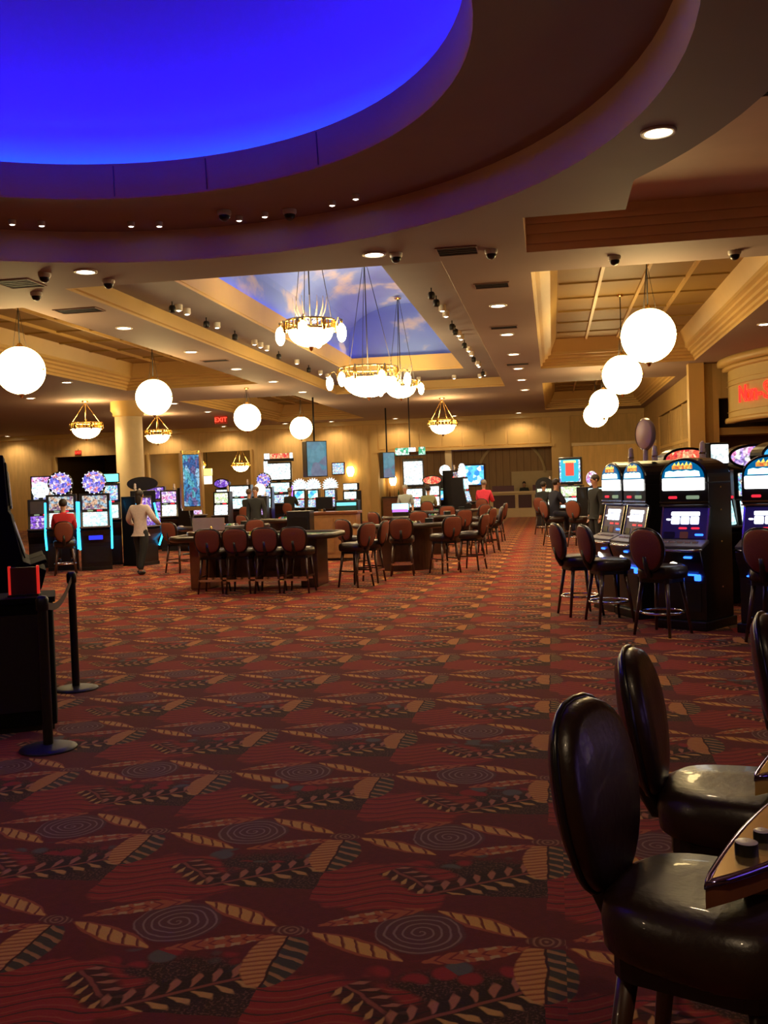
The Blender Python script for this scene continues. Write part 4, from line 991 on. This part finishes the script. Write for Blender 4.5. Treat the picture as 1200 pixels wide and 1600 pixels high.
# ------------------------------------------------------------------ gaming tables
RAIL = mat('padded_rail', (.03, .018, .014), .35, coat=.2)
def card_table(loc, rz, label, group):
    r = empty('card_table', loc, D(rz)); tag(r, label, 'gaming table', group)
    out = lambda R, d: [(R*math.cos(PI + PI*i/24), .35 + (R+d)*math.sin(PI + PI*i/24)*.95) for i in range(25)]
    MB().prism(out(.92, .0), .86, .895).build('felt_top', FELT, r)
    MB().path([(p[0], p[1], .885) for p in out(1.0, .0)], .055, 8).build('arm_rail', RAIL, r)
    MB().box(-1.0, 1.0, .34, .44, .84, .90).build('dealer_edge', WOODM, r)
    MB().prism([(p[0]*.62, p[1]*.62 + .12) for p in out(.92, 0)], .0, .86).build('pedestal', WOODD, r)
    t = MB().box(-.36, .36, .12, .32, .895, .91).build('chip_tray', BLACK, r)
    cols = [(.5, .05, .04), (.05, .15, .35), (.04, .25, .08), (.6, .55, .5), (.05, .04, .05)]
    for i in range(10): MB().tube((-.31+.069*i, .14, .925), (-.31+.069*i, .30, .925), .028, n=8).build('chip_row', mat('chips_%d' % (i % 5), cols[i % 5], .4), t)
    MB().box(.45, .60, .10, .34, .895, 1.0).build('card_shoe', BLACK2, r)
    for i in range(6):
        a = PI + PI*(i+.5)/6; MB().lathe([(.06, .896), (.066, .898), (.06, .900)], 16, (.68*math.cos(a), .35+.65*math.sin(a), 0)).build('bet_ring', mat('bet_ring_gold', (.6, .45, .15), .5), r)
    return r
def roulette(loc, rz, label):
    r = empty('roulette_table', loc, D(rz)); tag(r, label, 'gaming table')
    MB().rbox(-1.45, 1.30, -.62, .62, .84, .88, .25, 6).build('felt_top', FELT, r)
    pts = []
    for cx, cy, a0 in ((1.0, .32, 0), (-1.2, .32, 90), (-1.2, -.32, 180), (1.0, -.32, 270)):
        for i in range(7): a = math.radians(a0+15*i); pts.append((cx + .34*math.cos(a), cy + .34*math.sin(a), .875))
    MB().path(pts, .05, 8, True).build('arm_rail', RAIL, r)
    MB().box(-1.2, -.85, -.45, .45, 0, .84).build('leg_panel', WOODM, r, .02); MB().box(.75, 1.05, -.40, .40, 0, .84).build('leg_panel', WOODD, r, .02); MB().box(-.85, .75, -.12, .12, .10, .84).build('apron', WOODD, r)
    w = MB().lathe([(.40, .88), (.43, .97), (.40, .985), (.34, .94), (.10, .92), (.001, .94)], 36, (-.95, 0, 0)).build('wheel_bowl', WOODD, r)
    MB().lathe([(.30, .935), (.24, .945)], 36, (-.95, 0, 0)).build('number_ring', mat('number_ring_red', (.35, .03, .02), .4), w)
    MB().lathe([(.02, .93), (.025, 1.03), (.012, 1.06), (.001, 1.07)], 12, (-.95, 0, 0)).build('turret', BRASS, w)
    lay = MB().box(-.40, .98, -.34, .34, .88, .883).build('layout', mat('layout_green', (.05, .16, .09), .9), r)
    for i in range(13): MB().box(-.40+.1146*i, -.395+.1146*i, -.34, .34, .883, .885).build('line', STONE, lay)
    for z in (-.11, .11): MB().box(-.40, .98, z-.003, z+.003, .883, .885).build('line', STONE, lay)
    return r
roulette((-5.0, 16.42, 0), 0, 'long roulette table behind the row of four rust backed chairs')
# chips and dealer items on the roulette table
for i, (x, y, c, nst) in enumerate(((-6.0, 16.75, (.55, .50, .50), 6), (-5.75, 16.8, (.30, .12, .45), 8), (-5.55, 16.75, (.5, .06, .05), 5), (-5.35, 16.8, (.7, .6, .1), 7), (-5.15, 16.78, (.1, .25, .5), 6), (-4.95, 16.8, (.06, .3, .12), 9))):
    o = MB(); o.lathe([(.001, 0), (.021, 0), (.021, .004*nst*2), (.001, .004*nst*2)], 14, smooth=False); o = o.build('chip_stack', mat('chip_col_%d' % i, c, .4)); o.location = (x, y, .8805)
    tag(o, '%s stack of gaming chips on the roulette table' % ['grey', 'purple', 'red', 'yellow', 'blue', 'green'][i], 'chips', 'chip stacks on the roulette table')
r = empty('chip_rack', (-6.05, 16.25, .885)); r.location = (-5.35, 15.98, .885); tag(r, 'yellow marker box at the rail of the roulette table', 'box'); MB().box(-.08, .08, -.05, .05, 0, .07).build('box', mat('marker_yellow', (.7, .45, .03), .5), r, .006); MB().box(-.06, .06, -.03, .03, .07, .08).build('lid', BLACK, r)
r = empty('table_shield', (-6.15, 16.85, .885)); tag(r, 'clear upright shield beside the roulette wheel', 'shield'); MB().box(-.30, .30, -.006, .006, .02, .32).build('sheet', CLEAR, r); MB().box(-.31, .31, -.03, .03, 0, .02).build('foot', BLACK, r)
G = 'table chairs'
for i, x in enumerate((-5.57, -5.08, -4.59, -4.09)):
    stool('table', (x, 15.42 - .02*i, 0), 180 + (2, -1, 1, -2)[i], '%s of the four rust backed chairs along the roulette table' % ['leftmost', 'second from left', 'third from left', 'rightmost'][i], G)
stool('table', (-3.30, 16.05, 0), 242, 'chair turned sideways at the right end of the roulette table', G); stool('table', (-3.18, 16.72, 0), 262, 'chair half hidden behind the sideways one at the roulette end', G)
tables = [(-2.95, 19.0, 0), (-3.0, 23.2, 12), (-3.05, 27.4, 8)]
for i, (x, y, rz) in enumerate(tables): card_table((x, y, 0), rz, '%s green felt card table beside the aisle' % ['nearest', 'middle', 'farthest'][i], 'card tables beside the aisle')
def ring_chairs(c, rz, angs, R, lab):
    for i, a in enumerate(angs):
        t = math.radians(rz) + PI + PI*a/180; x = c[0] + R*math.cos(t)*1.05; y = c[1] + .35 + R*math.sin(t)
        stool('table', (x, y, 0), math.degrees(math.atan2(x - c[0], -(y - c[1] - .25)) ) + 180, lab(i), G)
o5 = ['first', 'second', 'third', 'fourth', 'fifth', 'sixth']
ring_chairs(tables[0], 0, (58, 96, 128, 158), 1.42, lambda i: '%s chair from the left around the nearest aisle card table' % o5[i])
ring_chairs(tables[1], 12, (40, 78, 112, 142, 172), 1.42, lambda i: '%s chair from the left around the middle aisle card table' % o5[i])
ring_chairs(tables[2], 8, (50, 90, 125, 160), 1.42, lambda i: '%s chair from the left around the farthest aisle card table' % o5[i])
# left tables
card_table((-7.2, 20.4, 0), 0, 'card table between the walking person and the tall blue display', 'card tables on the left')
ring_chairs((-7.2, 20.4), 0, (68, 98, 128), 1.42, lambda i: '%s chair from the left at the card table beyond the walking person' % o5[i])
card_table((-6.6, 24.0, 0), 0, 'card table behind the roulette table', 'card tables on the left')
ring_chairs((-6.6, 24.0), 0, (60, 115, 150), 1.42, lambda i: '%s chair from the left at the card table behind the roulette table' % o5[i])
# pit stand and monitor
r = empty('pit_stand', (-4.92, 22.0, 0)); tag(r, 'oak pit stand behind the roulette table', 'stand')
MB().box(-.50, .50, -.25, .25, .05, 1.06).build('body', WOODL, r, .01); MB().box(-.54, .54, -.29, .29, 1.06, 1.12).build('top', WOODM, r, .01); MB().box(-.48, .48, -.22, .22, 0, .05).build('plinth', BLACK, r)
for x in (-.25, .25): slab(x, .58, .42, .80, -.256, .02).build('panel', WOODL, r)
r = empty('monitor', (-5.15, 21.9, 1.12)); r.location = (-5.2, 21.95, 1.12); tag(r, 'small black monitor on the oak pit stand', 'monitor'); MB().box(-.20, .20, -.02, .03, .06, .34).build('screen', BLACK, r, .01); MB().tube((0, 0, 0), (0, 0, .08), .03).build('foot', BLACK, r)
r = empty('drop_cabinet', (-5.5, 20.9, 0)); tag(r, 'black waist high cabinet behind the chairs of the roulette table', 'cabinet'); MB().box(-.26, .26, -.2, .2, .04, 1.18).build('body', BLACK, r, .01); slab(0, .6, .42, .9, -.206).build('door', BLACK2, r); MB().box(-.24, .24, -.18, .18, 0, .04).build('plinth', BLACK, r)
# drinks trolley and lit counter at the alcove
r = empty('touch_terminal', (-4.05, 26.0, 0)); tag(r, 'small terminal with aqua and violet glowing top', 'terminal'); MB().box(-.2, .2, -.15, .15, 0, .95).build('body', BLACK2, r, .01); slab(0, 1.08, .44, .16, -.05, .1, .4).build('glow_screen', em('aqua_glow', (.2, .7, 1.0), 1.8), r); slab(0, .98, .42, .08, -.1, .06).build('glow_strip', em('violet_glow', (.3, .1, .9), 1.5), r)
r = empty('drinks_cooler', (-6.35, 30.0, 0)); tag(r, 'glass fronted cooler with teal lit shelves', 'cooler'); MB().box(-.36, .36, -.2, .2, 0, 1.25).build('body', BLACK, r, .01)
for z in (1.13, .72): slab(0, z, .62, .10, -.21, .02).build('lit_shelf', em('teal_lit', (.12, .5, .6), 1.2), r)
slab(0, .92, .62, .26, -.208, .015).build('glass', mat('teal_glass', (.02, .07, .08), .1), r)
# hanging displays
def display(loc, rz, w, h, d, sc, label, ztop=CZ):
    r = empty('hanging_display', loc, D(rz)); tag(r, label, 'display')
    MB().box(-w/2, w/2, -d/2, d/2, -h/2, h/2).build('housing', BLACK, r, .01); slab(0, 0, w*.92, h*.95, -d/2-.005, .012).build('screen', sc, r)
    if ztop: MB().tube((0, 0, h/2), (0, 0, ztop-loc[2]), .03, n=8).build('pole', BLACK, r)
    return r
display((-7.85, 32.0, 2.63), 30, .72, 1.20, .50, SCR_TEAL, 'large hanging box display with teal screen below the farthest left globe')
display((-6.4, 38.0, 2.45), 30, .50, 1.02, .42, SCR_TEAL, 'hanging box display with grey blue screen before the alcove')
r = display((-9.58, 25.0, 1.98), 28, .46, 1.44, .30, SCR_DEEP, 'tall upright blue display in a bronze frame', None)
r['category'] = 'display'
MB().rbox(-.25, .25, -.16, .16, .70, .80, .05).build('frame_cap', BRASS, r); MB().rbox(-.25, .25, -.16, .16, -.80, -.70, .05).build('frame_foot', BRASS, r)
for sx in (-1, 1): MB().box(sx*.245-.03, sx*.245+.03, -.16, .16, -.74, .74).build('frame_side', mat('bronze', (.35, .20, .10), .35, .7), r)
MB().tube((0, 0, -.8), (0, 0, -1.95), .05).build('stand_post', BLACK, r); MB().lathe([(.001, -1.94), (.28, -1.95), (.30, -1.98), (.001, -1.98)], 24).build('stand_base', BLACK, r)
def wall_screen(loc, w, h, sc, label):
    r = empty('wall_screen', loc); tag(r, label, 'television'); MB().box(-w/2, w/2, -.05, .06, -h/2, h/2).build('frame', PURPLE, r, .01); slab(0, 0, w*.86, h*.86, -.055, .012).build('screen', sc, r)
wall_screen((-3.75, 46.7, 2.0), 1.25, 1.05, SCR_SKY, 'bright blue television on the alcove wall'); wall_screen((-9.89, 44.9, 2.52), .62, .58, SCR_BLUE, 'small patterned screen on the back wall beside the sconce')
r = empty('lit_sign', (-4.75, 32.9, 2.80)); tag(r, 'green and white lit sign above the tall portrait screen machine', 'sign')
slab(-.26, 0, .46, .24, 0, .10).build('green_letters', SCR_GREEN, r); slab(.08, .05, .24, .14, 0, .10).build('white_letters', SCR_WHITE, r); slab(.42, 0, .22, .26, 0, .10).build('green_badge', SCR_GREEN, r); MB().box(-.5, .55, .04, .09, -.16, -.12).build('bracket', BLACK, r); MB().tube((0, .07, -.12), (0, .07, 1.88), .02, n=6).build('pole', BLACK, r)
r = empty('lit_sign', (-17.0, 46.6, 2.62)); tag(r, 'yellow lit sign seen through the left opening', 'sign'); slab(0, 0, .55, .34, 0, .1).build('panel', em('yellow_panel', (1, .75, .15), 1.6), r); slab(0, -.4, .5, .4, 0, .1).build('lower_panel', em('cream_panel', (1, .95, .8), 1.5), r); MB().tube((0, .06, .1), (0, .06, 1.3), .02, n=6).build('pole', BLACK, r)
# cashier counter
c = empty('cashier_counter', (-1.25, 45.0, 0)); tag(c, 'pale stone cashier counter with dark purple panels in the alcove', 'counter')
MB().box(-1.6, 1.2, -.15, .25, 0, .35).build('plinth', STONE, c); MB().box(-1.6, 1.2, -.10, .25, .35, 1.10).build('front', STONE, c); MB().box(-1.65, 1.2, -.2, .35, 1.10, 1.18).build('worktop', STONE, c)
for x0, x1 in ((-1.45, -.45), (-.30, .30), (.45, 1.1)): MB().box(x0, x1, -.125, -.10, .42, 1.02).build('panel', PURPLE, c)
for x0, x1 in ((-1.5, -.5), (.35, 1.1)): MB().box(x0, x1, .3, .34, 1.18, 1.45).build('screen_panel', PURPLE, c)
c2 = empty('back_bar', (-6.0, 45.6, 0)); tag(c2, 'dark wooden back bar along the alcove', 'counter'); MB().box(-1.9, 1.1, -.25, .25, 0, 1.05).build('body', WOODM, c2); MB().box(-1.95, 1.15, -.3, .3, 1.05, 1.12).build('top', WOODD, c2)
for i in range(7):
    r = empty('bottle', (-7.6 + .42*i, 45.6, 1.12)); tag(r, '%s bottle from the left on the back bar' % ['first','second','third','fourth','fifth','sixth','seventh'][i], 'bottle', 'bottles on the back bar')
    MB().lathe([(.001, 0), (.04, 0), (.04, .18), (.015, .23), (.015, .30), (.001, .30)], 12).build('body', mat('bottle_%d' % (i % 3), ((.25, .10, .03), (.05, .12, .05), (.4, .3, .2))[i % 3], .2), r); MB().lathe([(.017, .30), (.017, .33), (.001, .33)], 10).build('cap', BRASS, r)

# ------------------------------------------------------------------ poker machines at the right edge
def lens(A, B, bl, br, n=18):
    A = Vector(A); B = Vector(B); d = (B-A); nrm = Vector((-d.y, d.x)).normalized(); L = []
    for i in range(n+1): t = i/n; p = A.lerp(B, t) + nrm*bl*4*t*(1-t); L.append((p.x, p.y))
    for i in range(1, n): t = 1-i/n; p = A.lerp(B, t) - nrm*br*4*t*(1-t); L.append((p.x, p.y))
    return L
def deck_machine(dx, dy, label, gold=False):
    r = empty('poker_machine', (dx, dy, 0)); tag(r, label, 'slot machine', 'poker machines at the right edge')
    A, B = (.295, 2.13), (.74, 2.98); m_top = GOLDP if gold else mat('bronze_deck', (.62, .42, .16), .24, .85)
    L = lens(A, B, .035, .13)
    MB().prism(L, .775, .822).build('deck_side', GOLDP if gold else WOODM, r)
    MB().path([(p[0], p[1], .825) for p in L], .009, 6, True).build('deck_rim', mat('rim_blue_chrome', (.35, .28, .75), .12, 1), r)
    cx = sum(p[0] for p in L)/len(L); cy = sum(p[1] for p in L)/len(L)
    t = MB().prism([(cx+(p[0]-cx)*.93, cy+(p[1]-cy)*.95) for p in L], .815, .834).build('deck_plate', m_top, r)
    d = (Vector(B)-Vector(A)).normalized(); nr = Vector((d.y, -d.x))
    for k, (s, off, rr, hh) in enumerate(((.20, .025, .026, .028), (.30, .030, .020, .024))):
        p = Vector(A) + d*s + nr*off; b = MB().lathe([(rr, .834), (rr, .834+hh*.75), (rr*.95, .834+hh)], 20, (p.x, p.y, 0)).build('round_button', BLACK, t); MB().lathe([(rr*.97, .834+hh), (rr*.7, .834+hh+.003), (.001, .834+hh+.002)], 20, (p.x, p.y, 0)).build('button_cap', mat('button_cap_silver', (.62, .58, .54), .35, .3), b)
    for s in (.42, .52, .62):
        p = Vector(A) + d*s + nr*.035; MB().cbox((0, 0, .838), (.035, .02, .012), Matrix.Translation((p.x, p.y, 0)) @ Matrix.Rotation(math.atan2(d.y, d.x)-.5, 4, 'Z')).build('button', CLEAR, t)
    # cabinet behind the deck
    MB().prism(lens((.40, 2.30), (.72, 2.92), .0, .40), .74, .776).build('deck_support', WOODM, r)
    Mx = Matrix.Translation((cx, cy, 0)) @ Matrix.Rotation(math.atan2(d.y, d.x), 4, 'Z')
    MB().box(-.33, .33, -.80, -.24, 0, .80, Mx).build('cabinet', WOODM, r, .02); MB().box(-.31, .31, -.78, -.44, .80, 1.5, Mx).build('head', BLACK2, r, .02)
    MB().box(-.26, .26, -.012, .012, -.2, .2, Mx @ Matrix.Translation((0, -.43, 1.18)) @ Matrix.Rotation(.25, 4, 'X')).build('screen', SCR_VIOL, r)
    MB().box(-.34, .34, -.82, -.26, 0, .06, Mx).build('plinth', BLACK, r)
deck_machine(0, 0, 'poker machine with bronze button deck at the lower right edge'); deck_machine(.25, .77, 'poker machine with gleaming gold deck behind the first one', True)

# ------------------------------------------------------------------ people
def skin_mesh(nodes, edges, root):
    me = bpy.data.meshes.new('skin'); keys = list(nodes); ix = {k: i for i, k in enumerate(keys)}
    me.from_pydata([nodes[k][0] for k in keys], [(ix[a], ix[b]) for a, b in edges], [])
    o = bpy.data.objects.new('skin', me); COL.objects.link(o); o.modifiers.new('s', 'SKIN').use_smooth_shade = True
    sv = me.skin_vertices[0].data
    for k in keys:
        q = nodes[k][1]; sv[ix[k]].radius = q if isinstance(q, tuple) else (q, q); sv[ix[k]].use_root = (k == root)
    u = o.modifiers.new('u', 'SUBSURF'); u.levels = 2; u.render_levels = 2
    dg = bpy.context.evaluated_depsgraph_get(); out = bpy.data.meshes.new_from_object(o.evaluated_get(dg)); bpy.data.objects.remove(o); bpy.data.meshes.remove(me)
    return out
def merge(meshes, name):
    bm = bmesh.new()
    for m in meshes: bm.from_mesh(m)
    out = bpy.data.meshes.new(name); bm.to_mesh(out); bm.free(); out.polygons.foreach_set('use_smooth', [True]*len(out.polygons)); return out
def person(loc, rz, pose, label, top, bottom, hair, sleeve='short', scale=1.0, longhair=False, lean=0.0, jacket=None):
    """faces -Y; pose walk / stand / sit (origin on the floor)"""
    r = empty('person', loc, D(rz)); tag(r, label, 'person'); r.scale = (scale,)*3
    sit = pose == 'sit'; hz = .80 if sit else .94; fl = lambda z: -lean*(z)  # forward lean
    def up(x, y, z): return (x, y - lean*z, hz + z)
    J = {'pelvis': (up(0, 0, 0), (.13, .11)), 'waist': (up(0, 0, .16), (.115, .09)), 'chest': (up(0, .005, .36), (.145, .10)), 'neck0': (up(0, .0, .50), (.06, .06)), 'neck': (up(0, -.01, .57), (.048, .05)), 'head0': (up(0, -.025, .63), (.062, .075)), 'head': (up(0, -.02, .71), (.073, .092)), 'crown': (up(0, -.012, .775), (.055, .07))}
    E_ = [('pelvis', 'waist'), ('waist', 'chest'), ('chest', 'neck0'), ('neck0', 'neck'), ('neck', 'head0'), ('head0', 'head'), ('head', 'crown')]
    for s, nme in ((-1, 'r'), (1, 'l')):
        sh = Vector(up(s*.175, .0, .44)); J['sh'+nme] = (tuple(sh), .062)
        if pose == 'sit': el = sh + Vector((s*.04, -.14, -.24)); wr = el + Vector((-s*.05, -.23, .0)); hd = wr + Vector((0, -.07, 0))
        elif pose == 'walk': el = sh + Vector((s*.13, -.03, -.23)); wr = el + Vector((s*.03, -.16, -.10)); hd = wr + Vector((0, -.07, -.02))
        else: el = sh + Vector((s*.05, .03, -.28)); wr = el + Vector((s*.0, -.06, -.24)); hd = wr + Vector((0, -.02, -.08))
        J['el'+nme] = (tuple(el), .045); J['wr'+nme] = (tuple(wr), .030); J['pa'+nme] = (tuple(hd), (.036, .020))
        E_ += [('chest', 'sh'+nme), ('sh'+nme, 'el'+nme), ('el'+nme, 'wr'+nme), ('wr'+nme, 'pa'+nme)]
        hp = Vector(up(s*.095, 0, -.06)); J['hp'+nme] = (tuple(hp), .088)
        if sit: kn = hp + Vector((s*.05, -.42, .0)); an = kn + Vector((0, -.03, -.42))
        elif pose == 'walk': kn = hp + Vector((s*.01, -.10*s, -.42)); an = kn + Vector((0, .14 if s < 0 else .04, -.38)); an.z = .09
        else: kn = hp + Vector((s*.02, -.02, -.42)); an = kn + Vector((0, .02, -.38)); an.z = .09
        J['kn'+nme] = (tuple(kn), .058); J['an'+nme] = (tuple(an), .040); J['ft'+nme] = ((an.x, an.y-.13, an.z-.055), (.038, .028))
        E_ += [('pelvis', 'hp'+nme), ('hp'+nme, 'kn'+nme), ('kn'+nme, 'an'+nme), ('an'+nme, 'ft'+nme)]
    slim = {'pelvis': .78, 'waist': .78, 'chest': .78, 'neck0': .8, 'shr': .8, 'shl': .8, 'hpr': .8, 'hpl': .8, 'knr': .85, 'knl': .85}
    JB = {k: (p, tuple(v_*slim.get(k, 1) for v_ in q) if isinstance(q, tuple) else q*slim.get(k, 1)) for k, (p, q) in J.items()}
    body = skin_mesh(JB, E_, 'pelvis'); extra = [body]
    for s, nme in ((-1, 'r'), (1, 'l')):
        pa = Vector(J['pa'+nme][0]); dr = (pa - Vector(J['wr'+nme][0])).normalized(); sd = Vector((s, 0, 0)); dn = Vector((0, 0, -1)) if abs(dr.z) < .7 else Vector((0, -1, 0))
        for k, ln in enumerate((.055, .065, .06, .045)):
            b0 = pa + sd*(.027 - .018*k)*1.0 + dr*.01; b1 = b0 + dr*ln*.6; b2 = b1 + dr*ln*.45 + dn*ln*.35
            extra.append(MB().path([b0, b1, b2], [.010, .009, .007], 6).mesh('finger'))
        b0 = pa - sd*.03 - dr*.02; b1 = b0 - sd*.025 + dr*.025; b2 = b1 + dr*.03 + dn*.01; extra.append(MB().path([b0, b1, b2], [.012, .010, .008], 6).mesh('thumb'))
    H = Vector(J['head'][0])
    extra.append(MB().ball(H + Vector((0, -.098, -.012)), (.012, .02, .022), 8, 6).mesh('nose'))
    for s in (-1, 1): extra.append(MB().ball(H + Vector((s*.076, .005, -.01)), (.012, .022, .032), 8, 6).mesh('ear'))
    bo = bpy.data.objects.new('body', merge(extra, 'body')); COL.objects.link(bo); bo.parent = r; bo.data.materials.append(SKIN)
    for s in (-1, 1): MB().ball(H + Vector((s*.03, -.083, .012)), .011, 8, 6).build('eye', WHITEM, bo); 
    MB().ball(H + Vector((0, -.088, -.05)), (.022, .008, .006), 8, 5).build('mouth', mat('lips', (.35, .10, .09), .5), bo)
    # hair
    hm = MB().ball(H + Vector((0, .022, .028)), (.088, .098, .092), 18, 12)
    hm.v = [(q[0], q[1], q[2]) for q in hm.v]
    if longhair: hm.ball(H + Vector((0, .075, -.08)), (.07, .045, .14), 14, 10)
    hm.build('hair', hair, r)
    # clothing
    def grow(q, k): return tuple(v_*1.0 + k for v_ in q) if isinstance(q, tuple) else q + k
    def cloth(keys, k, name, material, trims=None):
        nd = {a: (J[a][0], grow(J[a][1], k)) for a in keys}
        if trims:
            for a, b, t in trims: p = Vector(J[a][0]).lerp(Vector(J[b][0]), t); nd[b] = (tuple(p), grow(J[a][1], k*.8) if not isinstance(J[a][1], tuple) else .06)
        me = skin_mesh(nd, [e for e in E_ if e[0] in nd and e[1] in nd], keys[0]); me.materials.append(material)
        o = bpy.data.objects.new(name, me); COL.objects.link(o); o.parent = r
    arms = []
    for n_ in 'rl': arms += ['sh'+n_, 'el'+n_] + (['wr'+n_] if sleeve == 'long' else [])
    J['hem'] = (tuple(Vector(J['pelvis'][0]) + Vector((0, 0, -.09))), (.118, .100)); E_.append(('pelvis', 'hem')); J['collar'] = (tuple(Vector(J['neck0'][0]).lerp(Vector(J['neck'][0]), .55)), (.038, .042)); E_.append(('neck0', 'collar'))
    cloth(['pelvis', 'hem', 'waist', 'chest', 'neck0', 'collar'] + arms, .022, 'shirt' if not jacket else 'jacket', top)
    J['waist'] = (tuple(Vector(J['pelvis'][0]).lerp(Vector(J['waist'][0]), .5)), (.125, .105))
    cloth(['pelvis', 'waist', 'hpr', 'hpl', 'knr', 'knl', 'anr', 'anl'], .020, 'trousers', bottom)
    for n_ in 'rl':
        a = Vector(J['an'+n_][0]); MB().ball((a.x, a.y-.06, a.z-.045), (.048, .135, .045), 14, 8).build('shoe', BLACK, r)
    return r
def clothm(n, c): return mat('cloth_' + n, c, .85, noise=.2, nscale=30)
HB = mat('hair_dark', (.02, .013, .010), .6); HBR = mat('hair_brown', (.09, .05, .03), .6); HG = mat('hair_grey', (.25, .22, .2), .6)
NAVY = clothm('navy', (.012, .014, .03)); DARKT = clothm('dark', (.015, .017, .018))
person((-8.5, 19.2, 0), 172, 'walk', 'person in a white shirt and dark trousers walking away between the slots', clothm('white', (.62, .54, .50)), DARKT, HB, 'long', 1.0, True)
person((-10.34, 19.42, .0), 205, 'sit', 'person in a red shirt seated at the neon edged slot machines', clothm('red', (.50, .02, .03)), DARKT, HB, 'long', lean=.12)
person((-7.75, 24.9, .0), 0, 'stand', 'dark dressed dealer standing behind the card table on the left', DARKT, DARKT, HBR, 'long')
person((-4.35, 28.9, 0), 0, 'stand', 'person in a pale grey top beyond the aisle card tables', clothm('grey', (.32, .36, .34)), DARKT, HG, scale=.95)
person((-3.75, 29.6, 0), 180, 'sit', 'person in an olive top seated with back to us by the red sign machine', clothm('olive', (.24, .24, .12)), DARKT, HB, scale=1.0)
person((-2.15, 31.0, 0), 170, 'sit', 'person in a bright pink top at the end of the aisle tables', clothm('pink', (.80, .05, .10)), NAVY, HG, 'long', 1.08)
person((-1.3, 45.9, 0), 0, 'stand', 'dark haired cashier standing behind the stone counter', DARKT, DARKT, HB, 'long', .92, True)
person((.02, 25.2, 0), 120, 'sit', 'person in a dark blue top seated at the far right slots', NAVY, NAVY, HB, 'short', 1.05, lean=.10)
person((.92, 21.8, 0), -60, 'stand', 'person in a black jacket standing behind the leftmost right bank machine', DARKT, DARKT, HB, 'long', 1.0, jacket=True)
person((-.28, 30.5, 0), 150, 'sit', 'person in black seated before the pale green screen machine', DARKT, DARKT, HB, 'short', 1.0)
person((-9.6, 30.1, 0), 170, 'sit', 'person in black seated before the warm disc slot machine', DARKT, DARKT, HBR, 'short', 1.05)
person((-9.55, 34.9, 0), 175, 'sit', 'person with grey hair seated before the big white screen machine', DARKT, DARKT, HG, 'short', 1.05)
# seats for the seated
G = 'stools under seated people'
for (x, y, rz, l) in ((-10.32, 19.4, 205, 'stool under the person in the red shirt'), (-3.75, 29.55, 180, 'stool under the person in the olive top'), (-2.15, 30.95, 170, 'stool under the person in the pink top'), (.02, 25.2, 120, 'stool under the person in dark blue'),
                      (-.28, 30.45, 150, 'stool under the person in black by the pale green machine'), (-9.6, 30.05, 170, 'stool under the person before the warm disc machine'), (-9.55, 34.85, 175, 'stool under the grey haired person')):
    stool('slot', (x, y, 0), rz, l, G)
stool('slot', (.62, 24.6, 0), 150, 'empty rust backed stool beside the person in dark blue', 'stools at the far right slots')
